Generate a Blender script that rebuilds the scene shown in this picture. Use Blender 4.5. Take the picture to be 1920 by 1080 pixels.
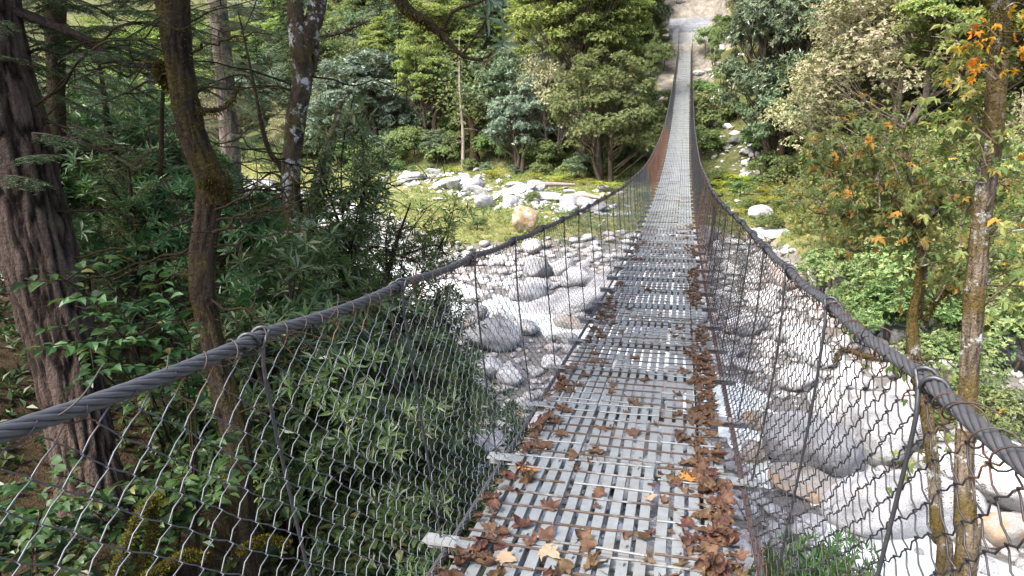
import bpy, math, random
import numpy as np
from mathutils import Vector, Matrix

for o in list(bpy.data.objects): bpy.data.objects.remove(o)
SC = bpy.context.scene
COL = SC.collection
RNG = np.random.default_rng(7)
random.seed(7)

# ---------------------------------------------------------------- camera, sky, sun, exposure
F_PX, PITCH, YAW, ROLL = 1280.0, 0.244344531, 0.244477549, -0.015079261
EYE = np.array([0.239530027, 0.0, 0.0])
def cam_basis():
    fw = np.array([-math.sin(YAW)*math.cos(PITCH), math.cos(YAW)*math.cos(PITCH), -math.sin(PITCH)])
    r = np.array([math.cos(YAW), math.sin(YAW), 0.0]); u = np.cross(r, fw)
    return r*math.cos(ROLL)+u*math.sin(ROLL), -r*math.sin(ROLL)+u*math.cos(ROLL), fw
CR, CU, CF = cam_basis()
cam = bpy.data.cameras.new('camera'); cam_o = bpy.data.objects.new('camera', cam); COL.objects.link(cam_o)
cam.sensor_width = 36.0; cam.lens = 36.0*F_PX/1920.0; cam.clip_start = 0.05; cam.clip_end = 800.0
m = Matrix.Identity(4)
for i in range(3):
    m[i][0] = CR[i]; m[i][1] = CU[i]; m[i][2] = -CF[i]; m[i][3] = EYE[i]
cam_o.matrix_world = m
SC.camera = cam_o
SC.view_settings.view_transform = 'Standard'; SC.view_settings.look = 'None'
SC.view_settings.gamma = 1.0; SC.view_settings.use_curve_mapping = False
SC.view_settings.exposure = 2.0
SUN_DIR = np.array([-0.42, -0.55, 0.95]); SUN_DIR /= np.linalg.norm(SUN_DIR)
world = bpy.data.worlds.new('World'); SC.world = world; world.use_nodes = True
wn = world.node_tree; wn.nodes.clear()
sky = wn.nodes.new('ShaderNodeTexSky'); sky.sky_type = 'NISHITA'; sky.sun_disc = False
sky.sun_elevation = math.asin(SUN_DIR[2]); sky.sun_rotation = math.atan2(SUN_DIR[0], SUN_DIR[1])
sky.air_density = 0.8; sky.dust_density = 4.0; sky.ozone_density = 0.6
bg = wn.nodes.new('ShaderNodeBackground'); bg.inputs[1].default_value = 0.15
wo = wn.nodes.new('ShaderNodeOutputWorld')
wn.links.new(sky.outputs[0], bg.inputs[0]); wn.links.new(bg.outputs[0], wo.inputs[0])
sun = bpy.data.lights.new('sun', 'SUN'); sun.energy = 2.4; sun.angle = math.radians(16); sun.color = (1.0, 0.95, 0.87)
sun_o = bpy.data.objects.new('sun', sun); COL.objects.link(sun_o)
sun_o.rotation_euler = Vector(SUN_DIR).to_track_quat('Z', 'Y').to_euler()
SC.cycles.max_bounces = 8; SC.cycles.diffuse_bounces = 4; SC.cycles.transmission_bounces = 6
SC.cycles.glossy_bounces = 3; SC.cycles.use_denoising = True

# ---------------------------------------------------------------- helpers
def ray(px, py):
    return CF + (px-960.0)/F_PX*CR - (py-540.0)/F_PX*CU
def atd(px, py, d):                       # point d metres away in that direction
    v = ray(px, py); return EYE + v*d/np.linalg.norm(v)
def aty(px, py, y):
    v = ray(px, py); return EYE + v*(y/v[1])
def onz(px, py, z):
    v = ray(px, py); return EYE + v*(z/v[2])
def unit(v): return v/(np.linalg.norm(v, axis=-1, keepdims=True)+1e-12)

def _h(ix, iy, iz, s):
    n = (ix*374761393 + iy*668265263 + iz*2147483647 + s*1274126177) & 0xffffffff
    n = ((n ^ (n >> 13))*1274126177) & 0xffffffff
    n = (n ^ (n >> 16)) & 0xffffffff
    return n/4294967295.0
def vnoise(P, s=0):
    P = np.asarray(P, float); I = np.floor(P).astype(np.int64); f = P-I; f = f*f*(3-2*f)
    r = 0
    for dx in (0, 1):
        wx = f[..., 0] if dx else 1-f[..., 0]
        for dy in (0, 1):
            wy = f[..., 1] if dy else 1-f[..., 1]
            for dz_ in (0, 1):
                wz = f[..., 2] if dz_ else 1-f[..., 2]
                r = r + wx*wy*wz*_h(I[..., 0]+dx, I[..., 1]+dy, I[..., 2]+dz_, s)
    return r*2-1
def fbm(P, o=4, s=0):
    P = np.asarray(P, float); r = 0; a = 1.0; t = 0
    for k in range(o):
        r = r + a*vnoise(P*(2**k)+k*17.3, s+k); t += a; a *= .5
    return r/t
def sstep(a, b, x):
    t = np.clip((x-a)/(b-a), 0, 1); return t*t*(3-2*t)

class MB:
    """collects vertices / faces / a per-vertex tint and becomes one mesh"""
    def __init__(s): s.V = []; s.F = []; s.T = []; s.n = 0
    def add(s, V, F, tint=0.5):
        V = np.asarray(V, np.float32).reshape(-1, 3)
        t = np.full(len(V), tint, np.float32) if np.isscalar(tint) else np.asarray(tint, np.float32)
        for f in (F if isinstance(F, list) else [F]):
            s.F.append(np.asarray(f, np.int64)+s.n)
        s.V.append(V); s.T.append(t); s.n += len(V); return s
    def box(s, c, h, tint=.5, R=None):
        c = np.asarray(c, float); h = np.asarray(h, float)
        v = np.array([[x, y, z] for x in (-1, 1) for y in (-1, 1) for z in (-1, 1)], float)*h
        if R is not None: v = v@np.asarray(R).T
        f = [[0, 1, 3, 2], [4, 6, 7, 5], [0, 4, 5, 1], [2, 3, 7, 6], [0, 2, 6, 4], [1, 5, 7, 3]]
        return s.add(v+c, np.array(f), tint)
    def mesh(s, name, mat, smooth=False):
        me = bpy.data.meshes.new(name)
        V = np.concatenate(s.V); T = np.concatenate(s.T)
        ls = [f.ravel() for f in s.F]; tot = np.concatenate([np.full(len(f), f.shape[1], np.int32) for f in s.F])
        L = np.concatenate(ls).astype(np.int32); st = np.concatenate([[0], np.cumsum(tot)[:-1]]).astype(np.int32)
        me.vertices.add(len(V)); me.vertices.foreach_set('co', V.ravel())
        me.loops.add(len(L)); me.loops.foreach_set('vertex_index', L)
        me.polygons.add(len(tot)); me.polygons.foreach_set('loop_start', st); me.polygons.foreach_set('loop_total', tot)
        me.polygons.foreach_set('use_smooth', np.full(len(tot), bool(smooth)))
        a = me.attributes.new('tint', 'FLOAT', 'POINT'); a.data.foreach_set('value', T)
        me.update(calc_edges=True); me.materials.append(mat)
        return me
    def build(s, name, mat, parent=None, smooth=False):
        return link(name, s.mesh(name, mat, smooth), parent)

def link(name, data, parent=None):
    o = bpy.data.objects.new(name, data); COL.objects.link(o)
    if parent is not None: o.parent = parent
    return o
def tag(o, label=None, cat=None, group=None, kind=None):
    if label: o['label'] = label
    if cat: o['category'] = cat
    if group: o['group'] = group
    if kind: o['kind'] = kind
    return o
def thing(name, label, cat, loc=(0, 0, 0), group=None, rz=0.0, sc=1.0):
    o = bpy.data.objects.new(name, None); COL.objects.link(o); o.empty_display_size = .2
    o.location = loc; o.rotation_euler = (0, 0, rz); o.scale = (sc, sc, sc) if np.isscalar(sc) else sc
    return tag(o, label, cat, group)

def spline(pts, rad, step):
    """Catmull-Rom resample of a polyline with radii"""
    P = np.asarray(pts, float); R = np.asarray(rad, float)
    if len(P) == 2: P = np.stack([P[0], (P[0]+P[1])/2, P[1]]); R = np.array([R[0], (R[0]+R[1])/2, R[1]])
    Q = np.concatenate([[2*P[0]-P[1]], P, [2*P[-1]-P[-2]]])
    out = []; ro = []
    for i in range(len(P)-1):
        a, b, c, d = Q[i:i+4]; n = max(1, int(math.ceil(np.linalg.norm(c-b)/step)))
        t = np.arange(n)/n; t = t[:, None]
        out.append(.5*(2*b+(c-a)*t+(2*a-5*b+4*c-d)*t*t+(3*b-a-3*c+d)*t**3))
        ro.append(R[i]+(R[i+1]-R[i])*t[:, 0])
    return np.concatenate(out+[P[-1:]]), np.concatenate(ro+[R[-1:]])
def frames(P):
    T = unit(np.gradient(P, axis=0)); n = len(P)
    a = np.array([0, 0, 1.0]) if abs(T[0][2]) < .9 else np.array([1.0, 0, 0])
    N = np.zeros_like(P); v = np.cross(T[0], a); N[0] = v/np.linalg.norm(v)
    for i in range(1, n):
        v = N[i-1]-T[i]*(N[i-1]@T[i]); N[i] = v/(np.linalg.norm(v)+1e-12)
    return T, N, np.cross(T, N)
def tube_arr(P, R, sides, disp=None, phase=None):
    """vertices (n,sides,3) of a tube; disp(theta, s) multiplies the radius"""
    P = np.asarray(P, float); R = np.broadcast_to(np.asarray(R, float), (len(P),))
    T, N, B = frames(P); th = np.arange(sides)*2*math.pi/sides
    th = th[None, :]+(0 if phase is None else phase[:, None])
    rr = R[:, None]*np.ones_like(th)
    if disp is not None: rr = rr*disp(th, P)
    return P[:, None]+(np.cos(th)*rr)[..., None]*N[:, None]+(np.sin(th)*rr)[..., None]*B[:, None]
def tube_faces(n, k):
    i = np.arange(n-1)[:, None]*k; j = np.arange(k)[None]; j2 = (j+1) % k
    return np.stack([i+j, i+j2, i+k+j2, i+k+j], -1).reshape(-1, 4)
def tube(mb, P, R, sides=6, tint=.5, disp=None, phase=None):
    V = tube_arr(P, R, sides, disp, phase); mb.add(V, tube_faces(len(P), sides), tint); return V

def leaves(mb, pos, d, n, L, W, fold=.25, droop=.15, tint=None, kind='kite'):
    """many leaves in one go: base point, direction, normal, length, width (arrays)"""
    N = len(pos); d = unit(d); s = unit(np.cross(d, n)); n = np.cross(s, d)
    L = np.broadcast_to(L, (N,))[:, None]; W = np.broadcast_to(W, (N,))[:, None]
    tint = RNG.random(N) if tint is None else np.broadcast_to(tint, (N,))
    if kind == 'kite':
        C = [(0, 0, 0), (.45, .5, fold), (.45, -.5, fold), (1, 0, -droop)]; F = [[0, 1, 3], [0, 3, 2]]
    elif kind == 'long':
        C = [(0, 0, 0), (.35, .46, fold), (.4, 0, .04), (.35, -.46, fold), (.72, .36, fold*.5), (.75, 0, -droop*.3), (.72, -.36, fold*.5), (1, 0, -droop)]
        F = [[0, 1, 2], [0, 2, 3], [1, 4, 5, 2], [2, 5, 6, 3], [4, 7, 5], [5, 7, 6]]
    elif kind == 'ovate':
        C = [(0, 0, 0), (.12, .28, fold*.6), (.12, 0, 0), (.12, -.28, fold*.6), (.38, .5, fold), (.4, 0, .03), (.38, -.5, fold), (.7, .34, fold*.5), (.72, 0, -droop*.3), (.7, -.34, fold*.5), (1, 0, -droop)]
        F = [[0, 1, 2], [0, 2, 3], [1, 4, 5, 2], [2, 5, 6, 3], [4, 7, 8, 5], [5, 8, 9, 6], [7, 10, 8], [8, 10, 9]]
    elif kind == 'maple':
        C = [(0, 0, 0), (-.10, .22, .08), (.02, .52, -.16), (.20, .20, .10), (.50, .58, -.18), (.46, .15, .10), (.74, .19, .04), (1, 0, -droop*2), (.74, -.19, .04), (.46, -.15, .10), (.50, -.58, -.18), (.20, -.20, .10), (.02, -.52, -.16), (-.10, -.22, .08), (.3, 0, 0)]
        F = [[14, (i+1) % 14, i] for i in range(14)]
    C = np.array(C, float)
    V = pos[:, None]+d[:, None]*(C[None, :, 0:1]*L[:, None])+s[:, None]*(C[None, :, 1:2]*W[:, None])+n[:, None]*(C[None, :, 2:3]*W[:, None])
    k = len(C); off = (np.arange(N)*k)[:, None, None]
    groups = []
    for sz in (3, 4):
        f = [x for x in F if len(x) == sz]
        if f: groups.append((np.array(f)[None]+off).reshape(-1, sz))
    mb.add(V.reshape(-1, 3), groups, np.repeat(tint, k))

def rand_unit(n):
    v = RNG.normal(size=(n, 3)); return unit(v)
def whorls(mb, pos, ax, k, L, W, ang=70, jit=14, **kw):
    """k leaves round each axis"""
    N = len(pos); ax = unit(ax)
    a = unit(np.cross(ax, np.where(np.abs(ax[:, 2:3]) < .9, [[0, 0, 1.0]], [[1.0, 0, 0]]))); b = np.cross(ax, a)
    ph = RNG.random((N, 1))*6.28+np.arange(k)[None]*2*math.pi/k+RNG.normal(size=(N, k))*.25
    an = np.radians(ang+RNG.normal(size=(N, k))*jit)
    rad = a[:, None]*np.cos(ph)[..., None]+b[:, None]*np.sin(ph)[..., None]
    d = rad*np.sin(an)[..., None]+ax[:, None]*np.cos(an)[..., None]
    nn = ax[:, None]*np.sin(an)[..., None]-rad*np.cos(an)[..., None]
    t = np.clip(RNG.random((N, 1))*.7+RNG.random((N, k))*.3, 0, 1)
    sz = .75+.5*RNG.random((N, k))
    leaves(mb, np.repeat(pos, k, 0), d.reshape(-1, 3), nn.reshape(-1, 3), (L*sz).ravel(), (W*sz).ravel(), tint=t.ravel(), **kw)

# ---------------------------------------------------------------- materials
def new_mat(name):
    mt = bpy.data.materials.new(name); mt.use_nodes = True; nt = mt.node_tree; nt.nodes.clear()
    out = nt.nodes.new('ShaderNodeOutputMaterial'); return mt, nt, out
def N_(nt, t, **kw):
    n = nt.nodes.new(t)
    for k, v in kw.items(): setattr(n, k, v)
    return n
def ramp(nt, fac, stops, interp='LINEAR'):
    r = nt.nodes.new('ShaderNodeValToRGB'); r.color_ramp.interpolation = interp; e = r.color_ramp.elements
    while len(e) < len(stops): e.new(0.5)
    for i, (p, c) in enumerate(stops):
        e[i].position = p; e[i].color = (*c, 1) if len(c) == 3 else c
    if fac is not None: nt.links.new(fac, r.inputs[0])
    return r
def noise(nt, scale, detail=4, rough=.55, vec=None, dist=0):
    n = nt.nodes.new('ShaderNodeTexNoise'); n.inputs['Scale'].default_value = scale; n.inputs['Detail'].default_value = detail
    n.inputs['Roughness'].default_value = rough; n.inputs['Distortion'].default_value = dist
    if vec is not None: nt.links.new(vec, n.inputs['Vector'])
    return n
def mixc(nt, fac, a, b, mode='MIX'):
    mx = nt.nodes.new('ShaderNodeMix'); mx.data_type = 'RGBA'; mx.blend_type = mode
    for i, x in ((0, fac), (6, a), (7, b)):
        if hasattr(x, 'links') or hasattr(x, 'is_linked'): nt.links.new(x, mx.inputs[i])
        elif i == 0: mx.inputs[0].default_value = x
        else: mx.inputs[i].default_value = (*x, 1)
    return mx.outputs[2]
def math_(nt, op, a, b=0.0, clamp=False):
    n = nt.nodes.new('ShaderNodeMath'); n.operation = op; n.use_clamp = clamp
    for i, x in ((0, a), (1, b)):
        if hasattr(x, 'is_linked'): nt.links.new(x, n.inputs[i])
        else: n.inputs[i].default_value = x
    return n.outputs[0]
def bump(nt, h, strength, dist):
    b = nt.nodes.new('ShaderNodeBump'); b.inputs['Strength'].default_value = strength; b.inputs['Distance'].default_value = dist
    nt.links.new(h, b.inputs['Height']); return b.outputs[0]
def coords(nt, which='Object'):
    return nt.nodes.new('ShaderNodeTexCoord').outputs[which]

def leaf_mat(name, stops, trans=.35, rough=.45, spec=.4, vary=.06):
    mt, nt, out = new_mat(name)
    at = N_(nt, 'ShaderNodeAttribute', attribute_name='tint'); oi = N_(nt, 'ShaderNodeObjectInfo')
    c = ramp(nt, at.outputs['Fac'], stops).outputs[0]
    hs = N_(nt, 'ShaderNodeHueSaturation')
    nt.links.new(math_(nt, 'ADD', math_(nt, 'MULTIPLY', oi.outputs['Random'], vary), .5-vary/2), hs.inputs['Hue'])
    nt.links.new(math_(nt, 'ADD', math_(nt, 'MULTIPLY', oi.outputs['Random'], .5), .8), hs.inputs['Value'])
    nt.links.new(c, hs.inputs['Color'])
    p = N_(nt, 'ShaderNodeBsdfPrincipled'); nt.links.new(hs.outputs[0], p.inputs['Base Color'])
    p.inputs['Roughness'].default_value = rough; p.inputs['Specular IOR Level'].default_value = spec
    tr = N_(nt, 'ShaderNodeBsdfTranslucent')
    nt.links.new(mixc(nt, 1.0, hs.outputs[0], (1.0, 1.0, .55), 'MULTIPLY'), tr.inputs[0])
    mx = N_(nt, 'ShaderNodeMixShader'); mx.inputs[0].default_value = trans
    nt.links.new(p.outputs[0], mx.inputs[1]); nt.links.new(tr.outputs[0], mx.inputs[2]); nt.links.new(mx.outputs[0], out.inputs[0])
    return mt

def bark_mat(name, dark, light, moss=(.09, .085, .02), moss_amt=.0, lichen=.0, scale=1.0, furrow=1.0):
    mt, nt, out = new_mat(name); co = coords(nt)
    mp = N_(nt, 'ShaderNodeMapping'); mp.inputs['Scale'].default_value = (11*scale, 11*scale, 2.6*scale); nt.links.new(co, mp.inputs[0])
    n1 = noise(nt, 2.2, 6, .65, mp.outputs[0], .6); n2 = noise(nt, 34*scale, 3, .6, co); n3 = noise(nt, 3.0, 4, .6, co)
    at = N_(nt, 'ShaderNodeAttribute', attribute_name='tint')
    h = math_(nt, 'ADD', math_(nt, 'MULTIPLY', n1.outputs[0], .7), math_(nt, 'MULTIPLY', at.outputs['Fac'], .5))
    c = ramp(nt, h, [(.36, dark), (.8, light)]).outputs[0]
    c = mixc(nt, math_(nt, 'MULTIPLY', n2.outputs[0], .5), c, [x*.55 for x in dark])
    if lichen:
        lf = ramp(nt, noise(nt, 7, 6, .7, co).outputs[0], [(.62-lichen*.12, (0, 0, 0)), (.66-lichen*.1, (1, 1, 1))]).outputs[0]
        c = mixc(nt, lf, c, (.42, .44, .42))
    if moss_amt:
        mf = ramp(nt, math_(nt, 'ADD', math_(nt, 'MULTIPLY', n3.outputs[0], .75), math_(nt, 'MULTIPLY', n2.outputs[0], .25)), [(.66-moss_amt*.35, (0, 0, 0)), (.78-moss_amt*.35, (1, 1, 1))]).outputs[0]
        mc = mixc(nt, n2.outputs[0], [x*.35 for x in moss], [x*1.5 for x in moss])
        c = mixc(nt, mf, c, mc)
    p = N_(nt, 'ShaderNodeBsdfPrincipled'); p.inputs['Roughness'].default_value = .92; p.inputs['Specular IOR Level'].default_value = .15
    nt.links.new(c, p.inputs['Base Color'])
    nt.links.new(bump(nt, math_(nt, 'ADD', n1.outputs[0], math_(nt, 'MULTIPLY', n2.outputs[0], .6)), 1.0, .035*furrow), p.inputs['Normal'])
    nt.links.new(p.outputs[0], out.inputs[0]); return mt

def rock_mat(name, dark, light, stain=None, stain_amt=.3, spec_scale=60, lichen=None, vary=.25, moss=None):
    mt, nt, out = new_mat(name); co = coords(nt); oi = N_(nt, 'ShaderNodeObjectInfo')
    ad = N_(nt, 'ShaderNodeVectorMath', operation='ADD'); nt.links.new(co, ad.inputs[0])
    cb = N_(nt, 'ShaderNodeCombineXYZ'); nt.links.new(math_(nt, 'MULTIPLY', oi.outputs['Random'], 40), cb.inputs[0]); nt.links.new(cb.outputs[0], ad.inputs[1])
    v = ad.outputs[0]
    n1 = noise(nt, 1.6, 6, .62, v, .3); n2 = noise(nt, spec_scale, 3, .75, N_(nt, 'ShaderNodeNewGeometry').outputs['Position']); n3 = noise(nt, 1.1, 5, .6, v, 1.0)
    c = ramp(nt, n1.outputs[0], [(.3, dark), (.62, light)]).outputs[0]
    c = mixc(nt, ramp(nt, n2.outputs[0], [(.36, (1, 1, 1)), (.47, (0, 0, 0))]).outputs[0], c, [x*.42 for x in dark])
    pos = N_(nt, 'ShaderNodeNewGeometry').outputs['Position']
    dv = N_(nt, 'ShaderNodeVectorMath', operation='ADD'); nt.links.new(pos, dv.inputs[0])
    dsc = N_(nt, 'ShaderNodeVectorMath', operation='SCALE'); dsc.inputs['Scale'].default_value = .5; nt.links.new(noise(nt, 2.2, 5, .65, pos).outputs['Color'], dsc.inputs[0]); nt.links.new(dsc.outputs[0], dv.inputs[1])
    vo = N_(nt, 'ShaderNodeTexVoronoi', feature='DISTANCE_TO_EDGE'); vo.inputs['Scale'].default_value = 1.25; nt.links.new(dv.outputs[0], vo.inputs['Vector'])
    crk = ramp(nt, vo.outputs['Distance'], [(0, (1, 1, 1)), (.022, (0, 0, 0))]).outputs[0]
    crk = math_(nt, 'MULTIPLY', crk, ramp(nt, noise(nt, .9, 3, .6, pos).outputs[0], [(.46, (0, 0, 0)), (.6, (1, 1, 1))]).outputs[0])
    grain = noise(nt, 24, 6, .75, pos); c = mixc(nt, math_(nt, 'MULTIPLY', grain.outputs[0], .45), c, [x*.5 for x in dark])
    c = mixc(nt, math_(nt, 'MULTIPLY', crk, .8), c, (.05, .045, .04))
    at = N_(nt, 'ShaderNodeAttribute', attribute_name='tint')
    hs = N_(nt, 'ShaderNodeHueSaturation'); nt.links.new(c, hs.inputs['Color'])
    nt.links.new(math_(nt, 'ADD', math_(nt, 'MULTIPLY', math_(nt, 'ADD', oi.outputs['Random'], at.outputs['Fac']), vary), 1-vary), hs.inputs['Value'])
    c = hs.outputs[0]
    if stain:
        sf = ramp(nt, n3.outputs[0], [(.66-stain_amt*.3, (0, 0, 0)), (.78-stain_amt*.3, (1, 1, 1))]).outputs[0]
        c = mixc(nt, math_(nt, 'MULTIPLY', sf, .75), c, stain)
    if lichen:
        lf = ramp(nt, noise(nt, 5, 6, .75, v).outputs[0], [(.46, (0, 0, 0)), (.52, (1, 1, 1))]).outputs[0]
        c = mixc(nt, lf, c, lichen)
    if moss:
        g = N_(nt, 'ShaderNodeNewGeometry'); sx = N_(nt, 'ShaderNodeSeparateXYZ'); nt.links.new(g.outputs['Normal'], sx.inputs[0])
        mf = ramp(nt, math_(nt, 'ADD', math_(nt, 'MULTIPLY', sx.outputs[2], .5), math_(nt, 'MULTIPLY', n3.outputs[0], .6)), [(.62, (0, 0, 0)), (.74, (1, 1, 1))]).outputs[0]
        c = mixc(nt, mf, c, moss)
    p = N_(nt, 'ShaderNodeBsdfPrincipled'); p.inputs['Roughness'].default_value = .82; p.inputs['Specular IOR Level'].default_value = .25
    nt.links.new(c, p.inputs['Base Color'])
    nt.links.new(bump(nt, math_(nt, 'SUBTRACT', math_(nt, 'ADD', noise(nt, 7, 7, .7, pos).outputs[0], math_(nt, 'MULTIPLY', grain.outputs[0], .35)), crk), .75, .06), p.inputs['Normal'])
    nt.links.new(p.outputs[0], out.inputs[0]); return mt

def metal_mat(name, base, rust, rust_amt, rough=.5, metallic=.35, scale=3.0, attr=0.0, dirt=None):
    """galvanised steel with rust; 'tint' adds rust where the piece itself is rustier"""
    mt, nt, out = new_mat(name); co = coords(nt)
    n1 = noise(nt, scale, 6, .65, co); n2 = noise(nt, scale*14, 4, .65, co)
    at = N_(nt, 'ShaderNodeAttribute', attribute_name='tint')
    c = mixc(nt, n2.outputs[0], [x*.62 for x in base], [min(1, x*1.3) for x in base])
    f = math_(nt, 'ADD', n1.outputs[0], math_(nt, 'MULTIPLY', math_(nt, 'SUBTRACT', at.outputs['Fac'], .5), attr))
    f = math_(nt, 'ADD', f, math_(nt, 'MULTIPLY', math_(nt, 'SUBTRACT', n2.outputs[0], .5), .25))
    rf = ramp(nt, f, [(.72-rust_amt*.45, (0, 0, 0)), (.82-rust_amt*.4, (1, 1, 1))]).outputs[0]
    c = mixc(nt, rf, c, mixc(nt, n2.outputs[0], [x*.45 for x in rust], rust))
    if dirt:
        df = ramp(nt, noise(nt, 5.5, 7, .7, co).outputs[0], [(.52, (0, 0, 0)), (.72, (.75, .75, .75))]).outputs[0]
        c = mixc(nt, df, c, dirt)
    p = N_(nt, 'ShaderNodeBsdfPrincipled'); nt.links.new(c, p.inputs['Base Color'])
    nt.links.new(math_(nt, 'SUBTRACT', metallic, math_(nt, 'MULTIPLY', rf, metallic)), p.inputs['Metallic'])
    nt.links.new(math_(nt, 'ADD', math_(nt, 'MULTIPLY', rf, .4), rough, True), p.inputs['Roughness'])
    nt.links.new(bump(nt, n2.outputs[0], .25, .004), p.inputs['Normal'])
    nt.links.new(p.outputs[0], out.inputs[0]); return mt

M = {}
M['rhodo'] = leaf_mat('rhododendron_leaf', [(0, (.04, .072, .036)), (.6, (.09, .14, .07)), (.85, (.15, .20, .10)), (1, (.25, .26, .14))], .25, .35, .6, .04)
M['rhodo_near'] = leaf_mat('near_rhododendron_leaf', [(0, (0.038, 0.074, 0.024)), (.6, (0.084, 0.154, 0.050)), (.85, (0.144, 0.210, 0.078)), (1, (0.264, 0.276, 0.132))], .28, .34, .6)
M['rhodo_blue'] = leaf_mat('blue_green_leaf', [(0, (.05, .085, .055)), (.6, (.12, .175, .12)), (1, (.25, .30, .22))], .25, .35, .6, .03)
M['broad'] = leaf_mat('yellow_green_leaf', [(0, (.09, .145, .035)), (.5, (.19, .26, .075)), (.85, (.32, .35, .12)), (1, (.46, .39, .12))], .45, .5, .3, .04)
M['olive'] = leaf_mat('olive_leaf', [(0, (.07, .115, .042)), (.5, (.15, .21, .08)), (.85, (.25, .285, .12)), (1, (.36, .30, .14))], .38, .5, .3, .04)
M['pale'] = leaf_mat('pale_dry_leaf', [(0, (.14, .16, .08)), (.5, (.25, .25, .14)), (.8, (.36, .32, .22)), (1, (.46, .38, .31))], .35, .6, .2, .04)
M['green'] = leaf_mat('bright_green_leaf', [(0, (.055, .10, .03)), (.5, (.11, .175, .055)), (.9, (.20, .26, .09)), (1, (.29, .28, .09))], .4, .45, .4)
M['conifer'] = leaf_mat('conifer_needle', [(0, (.03, .062, .028)), (.7, (.07, .125, .058)), (1, (.13, .18, .08))], .22, .5, .35)
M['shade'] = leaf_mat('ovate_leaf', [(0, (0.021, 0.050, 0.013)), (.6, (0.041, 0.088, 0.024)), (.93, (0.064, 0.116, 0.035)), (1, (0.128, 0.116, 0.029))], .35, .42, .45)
M['maple'] = leaf_mat('maple_leaf', [(0, (0.096, 0.156, 0.048)), (.5, (0.192, 0.252, 0.084)), (.86, (0.300, 0.312, 0.108)), (.95, (0.456, 0.336, 0.084)), (1, (0.600, 0.324, 0.060))], .45, .5, .3, .03)
M['orange'] = leaf_mat('orange_leaf', [(0, (.36, .30, .03)), (.5, (.55, .30, .02)), (1, (.6, .22, .02))], .45, .5, .3, .01)
M['feather'] = leaf_mat('feathery_needle', [(0, (0.072, 0.123, 0.043)), (.6, (0.145, 0.232, 0.080)), (1, (0.261, 0.319, 0.131))], .35, .5, .3)
M['grass'] = leaf_mat('grass_blade', [(0, (.10, .14, .035)), (.5, (.21, .235, .075)), (.85, (.32, .30, .13)), (1, (.36, .28, .17))], .35, .6, .2)
M['fern'] = leaf_mat('fern_frond', [(0, (0.121, 0.189, 0.027)), (.6, (0.270, 0.311, 0.041)), (1, (0.405, 0.297, 0.068))], .4, .55, .2)
M['moss'] = leaf_mat('moss_fuzz', [(0, (0.022, 0.019, 0.006)), (.6, (0.056, 0.045, 0.011)), (1, (0.105, 0.090, 0.015))], .3, .9, .05, .03)
M['moss_bright'] = leaf_mat('bright_moss', [(0, (.028, .030, .005)), (.6, (.085, .08, .010)), (1, (.17, .15, .02))], .3, .9, .05, .03)
M['dead'] = leaf_mat('dead_leaf', [(0, (.035, .018, .011)), (.55, (.085, .045, .028)), (1, (.17, .10, .062))], .12, .7, .25, .06)
M['dead_orange'] = leaf_mat('fresh_dead_leaf', [(0, (.26, .10, .025)), (1, (.38, .18, .05))], .2, .55, .3, .02)
M['dead_pale'] = leaf_mat('pale_dead_leaf', [(0, (.22, .15, .10)), (1, (.34, .25, .18))], .2, .6, .25, .02)
M['bark_ridge'] = bark_mat('ridged_bark', (.018, .012, .009), (.135, .098, .078), moss_amt=.12, scale=1.3)
M['bark_moss'] = bark_mat('mossy_bark', (.016, .011, .008), (.062, .045, .032), (.05, .038, .011), .5)
M['bark_lichen'] = bark_mat('lichen_bark', (.035, .026, .018), (.12, .09, .06), (.085, .07, .02), .5, .75)
M['bark_grey'] = bark_mat('grey_bark', (.06, .048, .04), (.25, .21, .185), moss_amt=.1)
M['bark_tan'] = bark_mat('tan_mossy_bark', (.055, .042, .03), (.25, .20, .15), (.10, .072, .022), .6, .6, scale=1.6)
M['bark_far'] = bark_mat('dark_bark', (.035, .027, .02), (.13, .10, .075), moss_amt=.35)
M['bark_pale'] = bark_mat('pale_dead_wood', (.17, .13, .10), (.42, .36, .31))
M['rock'] = rock_mat('granite', (.25, .248, .25), (.66, .655, .65), (.29, .21, .15), .18, vary=.36)
M['cobble'] = rock_mat('river_cobble', (.17, .168, .168), (.50, .49, .48), (.30, .21, .15), .3, vary=.45)
M['rock_grey'] = rock_mat('grey_granite', (.17, .172, .178), (.40, .40, .405))
M['rock_dark'] = rock_mat('dark_rock', (.05, .05, .055), (.17, .17, .18), moss=(.06, .075, .02))
M['rock_ochre'] = rock_mat('ochre_stained_rock', (.24, .22, .20), (.48, .45, .41), (.38, .22, .08), .5)
M['rock_lichen'] = rock_mat('orange_lichen_rock', (.28, .27, .25), (.46, .45, .43), lichen=(.33, .21, .075))
M['rock_pink'] = rock_mat('pinkish_rock', (.25, .215, .20), (.47, .41, .38), vary=.3)
M['masonry'] = rock_mat('dressed_stone', (.20, .215, .235), (.36, .375, .40))
M['concrete'] = rock_mat('concrete', (.36, .355, .35), (.5, .49, .48), (.28, .26, .22), .25)
M['steel'] = metal_mat('deck_steel', (.19, .207, .212), (.095, .062, .045), .10, .6, .05, 2.0, .9, (.15, .132, .112))
M['beam'] = metal_mat('beam_steel', (.26, .28, .28), (.16, .09, .055), .35, .5, .3, 3.0)
M['rod'] = metal_mat('rusty_rod', (.17, .155, .15), (.145, .078, .05), .75, .55, .3, 6.0)
M['cable'] = metal_mat('cable_strand', (.085, .085, .092), (.10, .06, .045), .2, .5, .45, 2.5)
M['wire_left'] = metal_mat('chain_link_wire', (.10, .105, .12), (.20, .095, .055), .24, .5, .4, 1.2, 1.6)
M['wire_right'] = metal_mat('dark_chain_link_wire', (.035, .033, .036), (.11, .045, .026), .38, .5, .4, 1.2, 1.6)
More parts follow.
